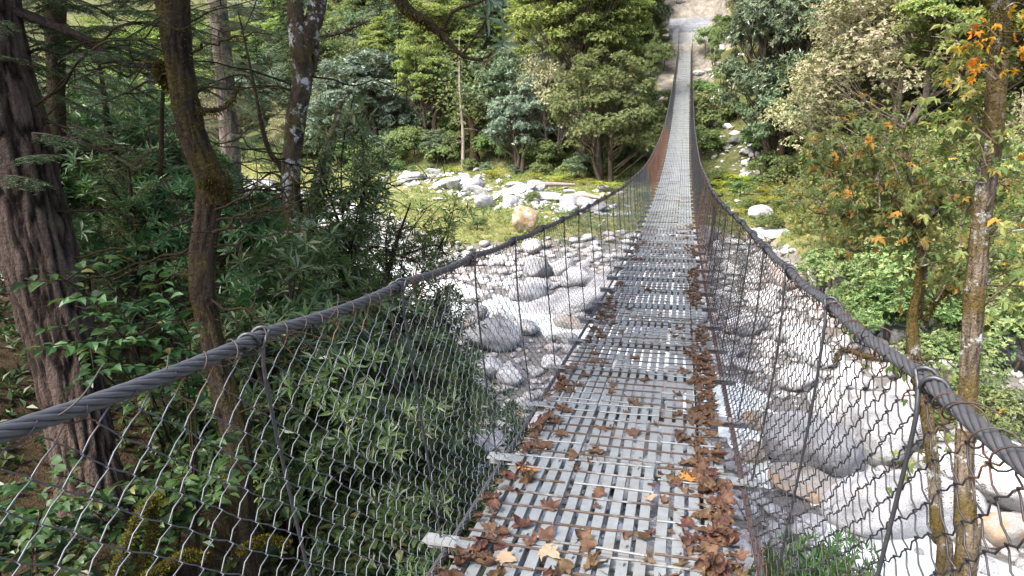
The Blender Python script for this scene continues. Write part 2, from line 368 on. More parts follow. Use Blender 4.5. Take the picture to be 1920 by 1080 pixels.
M['rust_wire'] = metal_mat('lacing_wire', (.05, .04, .036), (.07, .03, .02), .6, .6, .3, 5)
M['suspender'] = metal_mat('suspender_rod', (.05, .052, .058), (.13, .08, .06), .3, .45, .5, 3)

# ---------------------------------------------------------------- terrain
def dz(y):      # deck height over the span
    return -1.357262482-0.100322781*y+0.002627707*y*y+0.000004542*y**3
NEAR_X = [-90, -50, -22, -10, -6.5, -4, -1.5, 3, 9, 60]; NEAR_Y = [72, 46, 29, 19, 15, 10.5, 7.8, 6.3, 1, -34]
FAR_X = [-90, -60, -30, -18, -8.5, -4, 0, 4, 5.5, 8, 14, 60]; FAR_Y = [92, 70, 47, 36, 25.5, 29, 31, 29, 23, 18, 13, -20]
HILL_X = [-120, -90, -60, -30, -12, 0, 5, 9, 14, 22, 60]; HILL_Y = [112, 95, 74, 58, 51, 47, 43, 35, 26, 18, -10]
END = 71.6
def ground(x, y):
    x = np.asarray(x, float); y = np.asarray(y, float)
    P = np.stack([x, y, np.zeros_like(x)], -1)
    w = fbm(P*.22, 3, 5)*1.6
    sn = np.interp(x, NEAR_X, NEAR_Y)-y+w; sf = y-np.interp(x, FAR_X, FAR_Y)+w; sh = y-np.interp(x, HILL_X, HILL_Y)+w
    zb = -5.85+.015*np.clip(y-10, -20, 70)
    z = zb+.10*fbm(P*.9, 3, 2)
    z = z+(3.25*sstep(-.3, 6.2, sn)+.10*np.clip(sn-4, 0, 8))*(sn > -.3)
    z = z+.55*sstep(-.4, 2.2, sf)+.028*np.clip(sf, 0, 40)
    z = z+.42*np.clip(sh, 0, 28)+.62*np.clip(sh-28, 0, 80)
    z = z+(.45*fbm(P*.35, 4, 9))*sstep(0, 4, np.maximum(sn, sh))+.10*fbm(P*1.3, 3, 3)
    lev = float(dz(END))-.05           # landing under the far bridge end
    q = sstep(4.2, 2.0, np.abs(x))*sstep(67.5, 70.0, y)*(1-sstep(72.2, 73.2, y))
    z = z*(1-q)+lev*q
    st_ = sstep(3.4, 2.3, np.abs(x-.25))*sstep(71.5, 72.2, y)*(1-sstep(77.5, 80, y))   # the stairway is cut into the slope
    z = np.where(st_ > 0, np.minimum(z, z*(1-st_)+(lev+.55*np.clip(y-73.4, 0, 9))*st_), z)
    under = sstep(3.0, 1.3, np.abs(x))*sstep(50, 56, y)*(1-sstep(69, 70, y))       # keep the slope below the deck
    z = np.where(under > 0, np.minimum(z, z*(1-under)+(dz(y)-1.0)*under), z)
    return z
def zones(x, y):
    P = np.stack([x, y, np.zeros_like(x)], -1); w = fbm(P*.22, 3, 5)*1.6
    sn = np.interp(x, NEAR_X, NEAR_Y)-y+w; sf = y-np.interp(x, FAR_X, FAR_Y)+w; sh = y-np.interp(x, HILL_X, HILL_Y)+w
    return sn, sf, sh
def gz(x, y): return float(ground(np.array([x]), np.array([y]))[0])

gx = np.concatenate([np.linspace(-240, -40, 60)[:-1], np.linspace(-40, 25, 270), np.linspace(25, 120, 34)[1:]])
gy = np.concatenate([np.linspace(-40, -3, 20)[:-1], np.linspace(-3, 75, 320), np.linspace(75, 220, 60)[1:]])
GX, GY = np.meshgrid(gx, gy); GZ = ground(GX, GY)
sn, sf, sh = zones(GX, GY)
veg = np.where(sn > -.1, sstep(-.1, .8, sn)*1.0, np.where(sf > 0, sstep(0, 1.5, sf)*.52, 0.0))
veg = np.where(sh > -2, .5+.3*sstep(-2, 3, sh), veg)
veg = np.where(np.hypot(GX-0, (GY-63)*.45) < 2.5+fbm(np.stack([GX, GY, GX*0], -1)*.5, 2)*1.6, .33, veg)      # bare rubble slope round the far abutment
veg = np.where((GY > 66) & (np.abs(GX-.9) < 3.3+1.8*fbm(np.stack([GX, GY, GX*0], -1)*.4, 2)), .36, veg)
g = MB(); g.add(np.stack([GX, GY, GZ], -1).reshape(-1, 3), [(np.arange(len(gy)-1)[:, None, None]*len(gx)+np.arange(len(gx)-1)[None, :, None]+np.array([0, 1, len(gx)+1, len(gx)])).reshape(-1, 4)], veg.ravel())
mt, nt, out = new_mat('riverbank_ground'); co = coords(nt)
at = N_(nt, 'ShaderNodeAttribute', attribute_name='tint')
n1 = noise(nt, 1.4, 8, .7, co); n2 = noise(nt, 14, 5, .7, co); n3 = noise(nt, .35, 4, .6, co)
bedc = mixc(nt, n2.outputs[0], (.05, .047, .043), (.30, .285, .27))
grassc = ramp(nt, n1.outputs[0], [(.3, (.065, .08, .025)), (.48, (.135, .15, .05)), (.6, (.22, .20, .09)), (.72, (.27, .23, .14))]).outputs[0]
litter = mixc(nt, n2.outputs[0], (.022, .016, .010), (.085, .06, .035))
soilc = ramp(nt, n1.outputs[0], [(.3, (.04, .05, .018)), (.55, (.085, .09, .038)), (.72, (.16, .14, .09))]).outputs[0]
f = math_(nt, 'ADD', at.outputs['Fac'], math_(nt, 'MULTIPLY', math_(nt, 'SUBTRACT', n1.outputs[0], .5), .35))
c = mixc(nt, ramp(nt, f, [(.16, (0, 0, 0)), (.3, (1, 1, 1))]).outputs[0], bedc, grassc)
screec = mixc(nt, ramp(nt, n1.outputs[0], [(.35, (0, 0, 0)), (.65, (1, 1, 1))]).outputs[0], (.10, .09, .065), mixc(nt, n2.outputs[0], (.14, .125, .105), (.36, .34, .31)))
c = mixc(nt, ramp(nt, f, [(.22, (0, 0, 0)), (.30, (1, 1, 1)), (.40, (1, 1, 1)), (.47, (0, 0, 0))]).outputs[0], c, screec)
c = mixc(nt, ramp(nt, f, [(.56, (0, 0, 0)), (.7, (1, 1, 1))]).outputs[0], c, soilc)
c = mixc(nt, ramp(nt, f, [(.86, (0, 0, 0)), (.95, (1, 1, 1))]).outputs[0], c, litter)
p = N_(nt, 'ShaderNodeBsdfPrincipled'); p.inputs['Roughness'].default_value = .95; p.inputs['Specular IOR Level'].default_value = .1
nt.links.new(c, p.inputs['Base Color']); nt.links.new(bump(nt, math_(nt, 'ADD', n1.outputs[0], n2.outputs[0]), .8, .12), p.inputs['Normal'])
nt.links.new(p.outputs[0], out.inputs[0])
tag(g.build('ground', mt, smooth=True), kind='structure')

# ---------------------------------------------------------------- water: a milky stream winding among the boulders
mt, nt, out = new_mat('stream_water'); co = coords(nt)
w1 = noise(nt, 2.2, 5, .6, co, .8); w2 = noise(nt, .8, 3, .5, co)
fo = ramp(nt, w1.outputs[0], [(.47, (0, 0, 0)), (.62, (1, 1, 1))]).outputs[0]
c = mixc(nt, fo, mixc(nt, w2.outputs[0], (.40, .46, .46), (.58, .60, .55)), (.85, .87, .88))
p = N_(nt, 'ShaderNodeBsdfPrincipled'); nt.links.new(c, p.inputs['Base Color'])
p.inputs['Roughness'].default_value = .12; p.inputs['Specular IOR Level'].default_value = .5
nt.links.new(bump(nt, w1.outputs[0], .5, .08), p.inputs['Normal']); nt.links.new(p.outputs[0], out.inputs[0])
STREAM = np.array([(-70, 79), (-48, 58), (-30, 42), (-19, 32), (-11, 24.5), (-6.5, 20.5), (-2.8, 18.2), (0.5, 15.0), (2.4, 12.0), (3.0, 9.6), (5.5, 7.5), (9.5, 5), (20, -2)], float)
sp, _ = spline(np.c_[STREAM, np.zeros(len(STREAM))], np.ones(len(STREAM)), .5)
tn = unit(np.gradient(sp, axis=0)); sd = np.c_[-tn[:, 1], tn[:, 0], tn[:, 2]*0]
hw = 1.25+.5*fbm(sp*.35, 3, 8)
wv = MB(); K = 13
off = np.linspace(-1, 1, K)
WV = sp[:, None]+sd[:, None]*(off[None, :, None]*hw[:, None, None])
WV[..., 2] = (-5.78+.015*np.clip(WV[..., 1]-10, -20, 70)) + .05*fbm(np.stack([WV[..., 0]*1.5, WV[..., 1]*1.5, WV[..., 0]*0], -1), 3, 4)
WV[..., 2] -= .22*(np.abs(off)**6)[None]
fi = (np.arange(len(sp)-1)[:, None, None]*K+np.arange(K-1)[None, :, None]+np.array([0, 1, K+1, K])).reshape(-1, 4)
wv.add(WV.reshape(-1, 3), fi)
tag(wv.build('river_water', mt, smooth=True), kind='structure')
SP2 = sp[:, :2]; HW = hw
def in_stream(x, y, margin=0.0):
    d = np.hypot(SP2[:, 0]-x, SP2[:, 1]-y); i = int(np.argmin(d)); return d[i] < HW[i]+margin

# ---------------------------------------------------------------- the suspension footbridge
BAY, Y0 = .84, -.30
NB = int((END-Y0)/BAY)
HW_, FLARE = .5, .203
def rail_h(y): return .995834+.167508*(y/55.0)
def wparent(o, root):
    o.parent = root; o.matrix_parent_inverse = Matrix.Translation(-Vector(root.location)); return o
bridge = thing('suspension_footbridge', 'narrow steel suspension footbridge with chain-link sides crossing the bouldery river', 'footbridge', (0, 0, float(dz(0))))
def bpart(mb, name, mat, smooth=False, kind=None, label=None):
    o = wparent(mb.build(name, mat, None, smooth), bridge); tag(o, label, kind=kind); return o

def deck_frame(y):
    s = -0.100322781+2*0.002627707*y+3*0.000004542*y*y; a = math.atan(s)
    return np.array([[1, 0, 0], [0, math.cos(a), -math.sin(a)], [0, math.sin(a), math.cos(a)]]), math.cos(a)
PANELS = [(-.5, 5, .0420, .0215), (-.176, 6, .0405, .0210), (.202, 5, .0420, .0205)]   # first edge, slats, width, gap
BOLT = []
def hexbolt(mb, c, R, r=.011, h=.012):
    a = np.arange(6)*math.pi/3
    v = np.array([[r*math.cos(t), r*math.sin(t), z] for z in (0, h) for t in a])
    f = [[i, (i+1) % 6, 6+(i+1) % 6, 6+i] for i in range(6)]
    mb.add(v@R.T+c, np.array(f)); mb.add(v[6:]@R.T+c, np.array([[0, 1, 2, 3], [0, 3, 4, 5]]))
farpan = MB()
for b in range(NB):
    ya, yb = Y0+b*BAY, Y0+(b+1)*BAY; ym = (ya+yb)/2
    R, cs = deck_frame(ym); Lh = (BAY/cs)/2-.006; c0 = np.array([0, ym, float(dz(ym))])
    for (x0, ns, w, gp) in PANELS:
        mb = farpan if b >= 33 else MB()
        yj = RNG.normal()*.006; zj = abs(RNG.normal())*.003; sk = RNG.normal()*.004
        wtot = ns*w+(ns-1)*gp
        for k in range(ns):
            xc = x0+k*(w+gp)+w/2
            t = np.clip(.42+.10*RNG.normal(), 0, .58)
            Rz = R@np.array([[1, -sk, 0], [sk, 1, 0], [0, 0, 1]])
            mb.box(c0+R@np.array([xc+RNG.normal()*.0012, yj, -.014+zj]), (w/2, Lh, .0140 if b < 33 else .01), t, Rz)
        nr = 7
        ys_ = list(np.linspace(-Lh+.03, Lh-.03, nr))
        for yy in ys_:
            xa, xb = x0-.012+RNG.normal()*.012, x0+wtot+.004+RNG.normal()*.008
            yy2 = yy+yj+RNG.normal()*.004
            q = np.array([[xa, yy2, .0052+zj], [(xa+xb)/2, yy2+RNG.normal()*.003, .0045+zj], [xb, yy2+RNG.normal()*.008, .0052+zj]])
            tube(mb, q@R.T+c0, (.0052 if b < 7 else .0042) if b < 33 else .0032, 5 if b < 33 else 3, float(np.interp(b, [4, 30], [.80, .62]))+.12*RNG.normal())
        if b < 14:
            for ye in (-Lh+.055, Lh-.055):
                for k in (1, ns-2):
                    xc = x0+k*(w+gp)+w/2
                    hexbolt(mb, c0+R@np.array([xc, ye+yj, zj]), R)
        if b < 33: bpart(mb, 'deck_panel', M['steel'])
bpart(farpan, 'deck_panel', M['steel'], kind='stuff')

for b in range(NB+1):
    y = Y0+b*BAY; R, cs = deck_frame(y); c0 = np.array([0, y, float(dz(y))])
    mb = MB(); ext = .655+.03*RNG.random()
    mb.box(c0+R@np.array([0, 0, -.034]), (ext, .036, .004), .5, R)
    mb.box(c0+R@np.array([0, .034, -.064]), (ext, .0035, .0265), .5, R)
    bpart(mb, 'cross_beam', M['beam'])

ROPE_LAY = .25
def rope(fn, r, y0=-1.2, y1=END, near_step=.012):
    mb = MB(); yy = [y0]; cut = 24.0
    while yy[-1] < cut: yy.append(yy[-1]+near_step*max(1, min(2.6, yy[-1]/5)))
    yy = np.array(yy); P = fn(yy); d = np.r_[0, np.cumsum(np.linalg.norm(np.diff(P, axis=0), axis=1))]
    T, N, B = frames(P); t0 = .42+.1*RNG.random()
    for k in range(6):
        a = d*2*math.pi/ROPE_LAY+k*math.pi/3; S = P+(N*np.cos(a)[:, None]+B*np.sin(a)[:, None])*r*.655
        tube(mb, S, r*.36, 9, t0+.06*RNG.normal())
    yy = np.arange(cut-.05, y1, .25); P = fn(yy); tube(mb, P, r*.93, 8, t0); return mb, P
WOB = {-1: 31, 1: 57}
def rail_pt(y, s, off=0.0):
    y = np.asarray(y, float)
    P = np.stack([y*.35, y*0+WOB[s], y*0], -1)
    sag = -.012*np.abs(np.sin(math.pi*(y-Y0)/BAY))
    fl = FLARE*(1-.35*sstep(40, 70, y))
    return np.stack([s*(HW_+fl+.012*vnoise(P)), y, dz(y)+rail_h(y)+sag+.008*vnoise(P, 3)], -1)
def deck_edge(y, s):
    y = np.asarray(y, float); return np.stack([s*(HW_+.055)+0*y, y, dz(y)-.03], -1)
for s in (-1, 1):
    mb, _ = rope(lambda y: rail_pt(y, s), .0150); bpart(mb, 'handrail_cable', M['cable'], True)
    for dx, dzz in ((.585, -.06), (.40, -.115)):
        mb, _ = rope(lambda y: np.stack([s*dx+0*y, y, dz(y)+dzz], -1), .014, near_step=.02); bpart(mb, 'walkway_cable', M['cable'], True)
    # suspender rods, each hooked round the handrail cable and down to its cross beam
    far = MB(); nfar = 0
    for b in range(NB+1):
        y = Y0+b*BAY; yt = y-.07+RNG.normal()*.015
        if y < -.2: continue
        top = rail_pt(yt, s); bot = np.array([s*.62, y+.01, float(dz(y))-.045])
        mb = MB() if nfar < 50 else far
        if b < 22:
            a = np.linspace(0, 2*math.pi*1.9, 26)
            hook = np.stack([top[0]+s*-.0195*np.cos(a+.6), yt+.045-a*.0085+0*a, top[2]+.0195*np.sin(a+.6)], -1)[::-1]
            mid = top*.94+bot*.06+np.array([-s*.012, 0, 0])
            pts = np.concatenate([hook, [mid], [top*.6+bot*.4+np.array([RNG.normal()*.006, RNG.normal()*.008, 0])], [bot]])
            P, _r = spline(pts, np.ones(len(pts)), .03); tube(mb, P, .0046, 7, .4+.3*RNG.random())
        else:
            tube(mb, np.array([top, (top+bot)/2, bot]), .0045, 4, .5)
        nfar += 1
        if nfar <= 50: bpart(mb, 'suspender_rod', M['suspender'], True)
    bpart(far, 'suspender_rod', M['suspender'], kind='stuff')
    # chain-link netting: zigzag wires linked into each other
    p_, hh = .046, .092
    nw = int((END-1.0+1.0)/p_); nseg = 26
    mb = MB(); amp = .007 if s < 0 else .013
    i = np.arange(nw); j = np.arange(nseg+1)
    yb_ = -.9+i[:, None]*p_+np.where((i[:, None]+j[None]) % 2 == 0, -.5, .5)*p_*1.0
    q = np.round((yb_/p_)*2).astype(int)
    tt = j[None]/nseg+0*yb_
    yj = yb_+amp*vnoise(np.stack([q*3.7, j[None]*5.3+0*q, 0*q+s*9], -1))+.02*vnoise(np.stack([yb_*1.1, tt*3, 0*tt+s*3], -1), 4)
    tj = tt+amp*.6*vnoise(np.stack([q*4.1, j[None]*3.1+0*q, 0*q+s*5], -1), 2)
    A_ = rail_pt(yj, s); B_ = deck_edge(yj, s)
    P = A_+(B_-A_)*tj[..., None]
    belly = .035*np.sin(np.pi*np.clip(tt, 0, 1))*(1+.8*vnoise(np.stack([yj*.9, tt*2, 0*tt+s], -1), 6)); P[..., 0] += s*belly
    sgn = np.where((i[:, None]+j[None]) % 2 == 0, 1, -1)*.0035
    Pc = P.copy(); Pc[..., 0] += sgn
    for w0 in range(nw):
        Q = Pc[w0]; y = float(yb_[w0, 0])
        if y < 14:
            n = len(Q); d1 = Q[1:]-Q[:-1]
            cv = np.array([0, 0, -1.0])*((.011 if s > 0 else .0022)*(.4+1.0*RNG.random((n-1, 1)))); fx = .03 if s < 0 else .05; fz_ = .07 if s < 0 else .12
            k1 = Q[:-1]+d1*np.array([1, fx, fz_])+cv*.35; k2 = Q[:-1]+d1*.5+cv; k3 = Q[:-1]+d1*np.array([1, 1-fx, 1-fz_])+cv*.35
            seq = np.empty((4*(n-1)+1, 3)); seq[0::4] = Q; seq[1::4] = k1; seq[2::4] = k2; seq[3::4] = k3
            sd_ = 5 if y < 4 else 3; tq = np.linspace(0, 1, len(seq))
        else:
            seq = Q; sd_ = 3; tq = np.linspace(0, 1, len(Q))
        far_rust = .5*sstep(16, 22, y)*(1-sstep(33, 44, y)) if s < 0 else .25*sstep(5, 9, y)*(1-sstep(14, 20, y))
        tint = np.clip(.30+.33*sstep(.17, .02, tq)+far_rust+(.25*sstep(46, 56, y))+(.35*sstep(.8, .97, tq))*(.3 if s < 0 else 1)+.05*RNG.normal(), 0, 1)
        tube(mb, seq, (.0016 if s < 0 else .0018) if y < 14 else .0019, sd_, np.repeat(tint, sd_))
    bpart(mb, 'chain_link_netting', M['wire_left'] if s < 0 else M['wire_right'], True)
    # lacing wire wound loosely round the handrail cable
    d = np.arange(-1.0, 30, .007); a = 2*math.pi*d/.093
    C0 = rail_pt(d, s); rr = .022+.008*vnoise(np.stack([d*4, 0*d+s, 0*d], -1))
    L_ = C0+np.stack([rr*np.cos(a), .012*np.sin(a*.5)+.02*vnoise(np.stack([d*7, 0*d+3, 0*d+s], -1)), rr*np.sin(a)-.006], -1)
    mb = MB(); tube(mb, L_, .0017, 4, .6)
    for k in range(12):
        y = .5+k*.5+RNG.random()*.2; c = rail_pt(y, s)
        aa = np.linspace(0, 5, 40)+RNG.random()*6; r_ = .021+.010*RNG.random()
        tube(mb, np.stack([c[0]+r_*np.cos(aa), y+np.linspace(0, .12+.1*RNG.random(), 40), c[2]+r_*np.sin(aa)+.01], -1), .0016, 4, .6)
    bpart(mb, 'lacing_wire', M['rust_wire'], True)

# far end: concrete anchor pillars, stone landing, dry stone retaining wall with steps above it
ze = float(dz(END))
st = thing('stone_stairway', 'grey stone stairway and retaining wall above the far end of the footbridge', 'stairway', (0, END+.6, ze))
def spart(mb, name, mat): return wparent(mb.build(name, mat, None, False), st)
mb = MB()
for k in range(3): mb.box((0.0, END+.35+k*.34, ze-.25+k*.15), (.75+.05*k, .17, .25), .5)
spart(mb, 'landing_steps', M['rock'])
mb = MB(); mb.box((.25, END+1.75, ze+.45), (1.85, .3, .8), .6); spart(mb, 'concrete_wall', M['concrete'])
for k in range(11):
    mb = MB(); x = -1.75
    zt = ze+1.25+.165*k
    while x < 2.2:
        w = .28+.4*RNG.random(); w = min(w, 2.2-x+.05)
        mb.box((x+w/2+.05, END+1.8+k*.27, zt+RNG.normal()*.01-.3), (w/2-.008, .2, .38), RNG.random())
        x += w
    spart(mb, 'stone_step', M['masonry'])
for s, nm in ((-1, 'left'), (1, 'right')):
    pl = thing('anchor_pillar', f'white concrete pillar holding the footbridge cables on the {nm} of the far end', 'pillar', (s*.98, END+.35, ze-.2), 'concrete pillars at the far bridge end')
    mb = MB(); mb.box((0, 0, .55), (.24, .3, .95), .6); mb.build('shaft', M['concrete'], pl)
    mb = MB(); mb.box((0, 0, 1.56), (.28, .34, .06), .7); mb.build('cap', M['concrete'], pl)

# ---------------------------------------------------------------- boulders
def ico(sub):
    import bmesh
    bm = bmesh.new(); bmesh.ops.create_icosphere(bm, subdivisions=sub, radius=1)
    V = np.array([v.co[:] for v in bm.verts]); F = np.array([[v.index for v in f.verts] for f in bm.faces]); bm.free(); return V, F
I5, I4, I2, I1 = ico(5), ico(4), ico(2), ico(1)
def rock_shape(V, seed, ang=.5, rough=.16, sq=.75):
    r = np.random.default_rng(seed); P = V.copy()
    NPL = 13; pl = unit(r.normal(size=(NPL, 3))); h = .55+.38*r.random(NPL)
    d = P@pl.T
    f = np.ones(len(P))
    for k in range(NPL):
        lim = h[k]/np.maximum(d[:, k], 1e-3); f = np.minimum(f, np.where(d[:, k] > h[k], lim*(ang)+(1-ang), 1))
    P = P*f[:, None]
    P = P*(1+rough*fbm(V*1.3+seed*7.1, 3, seed)+.055*fbm(V*4.5+seed, 4, seed+3))[:, None]
    P[:, 2] *= sq; return P
ROCKS = {}
for k in range(10):
    mb = MB(); mb.add(rock_shape(I4[0], k+1, .45+.06*k, .2-.008*k, .75), I4[1], .5); ROCKS[k] = mb.mesh('boulder_shape', M['rock'], True)
VARM = {}
def rock_mesh(k, mat):
    key = (k, mat)
    if mat == 'rock': return ROCKS[k]
    if key not in VARM:
        me = ROCKS[k].copy(); me.materials.clear(); me.materials.append(M[mat]); VARM[key] = me
    return VARM[key]
PLACED = []
def boulder(label, x, y, size, k=None, mat='rock', group=None, sink=.35, rz=None, cat='boulder', name='boulder', tilt=.15, z=None):
    k = int(RNG.integers(10)) if k is None else k
    o = link(name, rock_mesh(k, mat)); sx, sy, sz = size
    zz = gz(x, y) if z is None else z
    o.location = (x, y, zz+sz*.7*(1-sink*2)); o.scale = (sx, sy, sz)
    o.rotation_euler = (RNG.normal()*tilt, RNG.normal()*tilt, RNG.random()*6.28 if rz is None else rz)
    tag(o, label, cat, group); PLACED.append((x, y, max(sx, sy))); return o
# the ones that stand out in the photograph (pixel -> ground)
def onbed(px, py, zg=0):
    v = ray(px, py); t = np.linspace(2, 190, 1900); Q = EYE+v*t[:, None]
    b = Q[:, 2] < ground(Q[:, 0], Q[:, 1]); k = int(np.argmax(b)) if b.any() else len(t)-1
    return Q[k]
KEY = [
 ('big round grey boulder with a dark face in white water right of the deck', 1520, 868, (.95, .75, .72), 2, 'rock_grey', .2, .3),
 ('large pale smooth boulder just behind the big round grey boulder', 1655, 838, (1.05, .85, .8), 4, 'rock', .25, 1.2),
 ('huge whitish sloping boulder below the right chain-link netting', 1690, 975, (1.25, .95, .75), 9, 'rock', .3, .4),
 ('broad pale boulder at the right frame edge beyond the mossy trunks', 1850, 915, (1.2, .9, .8), 1, 'rock', .28, 2.2),
 ('ochre stained boulder at the lower right frame edge beside dark water', 1885, 1010, (.62, .5, .42), 3, 'rock_ochre', .3, .7),
 ('flat yellow stained rock half sunk in the stream below the round grey boulder', 1530, 930, (.75, .5, .28), 5, 'rock_ochre', .3, 2.8),
 ('small ochre stained rock in the white water close to the deck edge', 1430, 800, (.45, .35, .3), 0, 'rock_ochre', .3, .2),
 ('ochre topped square rock in the stream near the right deck edge', 1420, 860, (.38, .3, .3), 7, 'rock_ochre', .3, 1.4),
 ('blue grey angular boulder among white rocks behind the left netting', 925, 650, (.75, .6, .62), 7, 'rock_grey', .2, .5),
 ('small upright grey boulder above the blue grey angular boulder', 895, 600, (.42, .35, .45), 3, 'rock_grey', .2, 2.0),
 ('long pale flat boulder left of the deck under the netting', 1050, 585, (1.45, .75, .55), 8, 'rock', .25, .25),
 ('pale blocky boulder upstream of the long flat one', 985, 555, (.8, .62, .5), 5, 'rock', .25, 1.1),
 ('rust stained rock at the edge of the pale water beside the deck', 1075, 618, (.65, .4, .3), 2, 'rock_ochre', .25, .1),
 ('grey boulder behind the netting left of the long flat boulder', 1010, 520, (.62, .55, .6), 9, 'rock_grey', .2, .9),
 ('tall pale boulder with an orange lichen face on the grassy terrace', 985, 436, (.62, .5, 1.05), 7, 'rock_lichen', .12, .6),
 ('grey boulder standing at the head of the terrace rock pile', 888, 360, (.85, .7, .8), 2, 'rock_grey', .2, .4),
 ('lone rounded grey rock in the grass below the rock pile', 907, 388, (.6, .5, .55), 4, 'rock_grey', .2, 1.0),
 ('blue grey boulder just above the handrail cable at the end of the rock pile', 1062, 402, (.62, .5, .5), 1, 'rock_grey', .2, .3),
 ('pale flat slab leaning in the terrace rock pile', 1035, 376, (1.6, .8, .42), 8, 'rock', .2, .15),
 ('dark wedge shaped rock on the right end of the terrace rock pile', 1062, 378, (.55, .4, .4), 6, 'rock_dark', .2, .15),
 ('whitish rock at the left end of the terrace rock pile', 770, 340, (1.1, .8, .6), 0, 'rock', .2, .6),
 ('pale slab in the middle of the terrace rock pile', 960, 366, (1.5, .8, .45), 5, 'rock', .2, .2),
 ('broad pale boulder near the left end of the terrace rock pile', 838, 352, (1.2, .8, .62), 3, 'rock', .2, .8),
 ('pale boulder in ferns just right of the handrail cable', 1425, 408, (.62, .5, .5), 4, 'rock', .2, .4),
 ('flat white boulder below the fern patch right of the handrail cable', 1440, 446, (.95, .7, .42), 8, 'rock', .2, .2),
 ('dark hollow rock on the path under the dark green rhododendron', 1380, 270, (.55, .5, .5), 6, 'rock_dark', .2, .5),
 ('large dark grey crag among green bushes at the right frame edge', 1885, 690, (1.5, 1.1, 1.0), 6, 'rock_dark', .2, .5),
 ('flat pinkish boulder below the maple thicket right of the netting', 1560, 530, (.8, .6, .36), 8, 'rock_pink', .3, .4),
 ('reddish rounded rock in the cobbles left of the deck', 875, 850, (.34, .28, .24), 4, 'rock_pink', .3, .3),
 ('pale rounded rock beside the reddish one in the cobbles left of the deck', 915, 838, (.42, .34, .3), 1, 'rock', .3, .3),
]
for lb, px, py, sz, k, mat, sink, rz in KEY:
    q = onbed(px, py); boulder(lb, q[0], q[1], sz, k, mat, None, sink, rz)
# the rest of the riverbed
for k in range(46):
    if k < 26: px, py = RNG.uniform(1370, 1760), RNG.uniform(620, 830)
    else: px, py = RNG.uniform(880, 1090), RNG.uniform(500, 720)
    q = onbed(px, py); s = RNG.uniform(.34, .72); a, b_, _c = zones(np.array([q[0]]), np.array([q[1]]))
    if a[0] > .6 or b_[0] > .4 or any((q[0]-X)**2+(q[1]-Y)**2 < (.62*(s+S))**2 for X, Y, S in PLACED): continue
    sd_ = 'below the right netting' if k < 26 else 'below the left netting'
    boulder(f'large pale boulder among overlapping ones {sd_}', q[0], q[1], (s, s*.8, s*RNG.uniform(.6, .85)), int(RNG.integers(3, 10)), 'rock', f'large pale boulders {sd_}', .22)
cand = []
px = RNG.uniform(800, 1920, 5200); py = RNG.uniform(400, 1075, 5200); w_ = RNG.random(5200) < .22
px = np.where(w_, RNG.uniform(60, 800, 5200), px); py = np.where(w_, RNG.uniform(280, 420, 5200), py)
dv = CF+(px[:, None]-960)/F_PX*CR-(py[:, None]-540)/F_PX*CU; zt = np.full(5200, -5.6)
for _ in range(6):
    qq = EYE+dv*(zt/dv[:, 2])[:, None]; zt = .5*zt+.5*ground(qq[:, 0], qq[:, 1])
a_, b_, c_ = zones(qq[:, 0], qq[:, 1])
cand = [(qq[k][0], qq[k][1], a_[k], b_[k]) for k in range(5200) if a_[k] < .6 and b_[k] < .5]
nb = 0
for (x, y, a, b_) in cand:
    if nb >= 140: break
    d = math.hypot(x, y); s = (.17+.62*RNG.random()**2.2)*(.7+d/26)
    s = min(s, 1.1)
    if any((x-X)**2+(y-Y)**2 < (.72*(s+S))**2 for X, Y, S in PLACED): continue
    if in_stream(x, y, -.15) and RNG.random() < .7: continue
    mat = ['rock', 'rock', 'rock', 'rock', 'rock_grey', 'rock_pink', 'rock_ochre'][int(RNG.choice(7, p=[.22, .22, .22, .16, .10, .03, .05]))]
    side = 'left of the footbridge' if x < -.6 else ('right of the footbridge' if x > .6 else 'beneath the footbridge')
    nm = {'rock': 'pale granite', 'rock_grey': 'grey', 'rock_pink': 'pinkish', 'rock_ochre': 'ochre stained'}[mat]
    boulder(f'{nm} boulder among many in the riverbed {side}', x, y, (s, s*(.65+.3*RNG.random()), s*(.55+.35*RNG.random())), None, mat, f'{nm} boulders in the riverbed {side}', .3); nb += 1
# terrace rock pile, path rocks and rubble slope
SPOTS = [(800+RNG.normal()*40, 335+RNG.normal()*9) for _ in range(20)]+[(960+RNG.normal()*75, 366+RNG.normal()*11) for _ in range(44)]+[(1090+RNG.normal()*22, 385+RNG.normal()*10) for _ in range(14)]
for px, py in SPOTS:
    q = onbed(px, py, -4.8); s = .2+.42*RNG.random()**1.6
    if any((q[0]-X)**2+(q[1]-Y)**2 < (.45*(s+S))**2 for X, Y, S in PLACED): continue
    boulder('pale angular rock in the pile along the grassy terrace', q[0], q[1], (s*1.3, s, s*(.6+.4*RNG.random())), int(RNG.integers(5, 10)), 'rock' if RNG.random() < .6 else 'rock_grey', 'rocks piled along the terrace', .2, tilt=.35)
for _ in range(30):
    t = RNG.random(); px = 1345+t*115+RNG.normal()*16; py = 215+t*120+RNG.normal()*10
    q = onbed(px, py, -2.5); s = .16+.34*RNG.random()**2
    if any((q[0]-X)**2+(q[1]-Y)**2 < (.6*(s+S))**2 for X, Y, S in PLACED): continue
    boulder('pale rock strewn along the overgrown gully right of the bridge', q[0], q[1], (s*1.2, s, s*.8), None, 'rock', 'rocks in the gully right of the bridge', .3)
for _ in range(34):
    x = RNG.normal()*2.6+(.5 if RNG.random() < .5 else -2.3); y = RNG.uniform(58, 70) if RNG.random() < .6 else RNG.uniform(75, 82); s = .18+.45*RNG.random()**2.2
    if abs(x) < .8 and y < 71: continue
    boulder('pale rock on the bare rubble slope round the far end of the footbridge', x, y, (s*1.3, s, s*.8), None, 'rock', 'rocks on the rubble slope at the far end', .35)
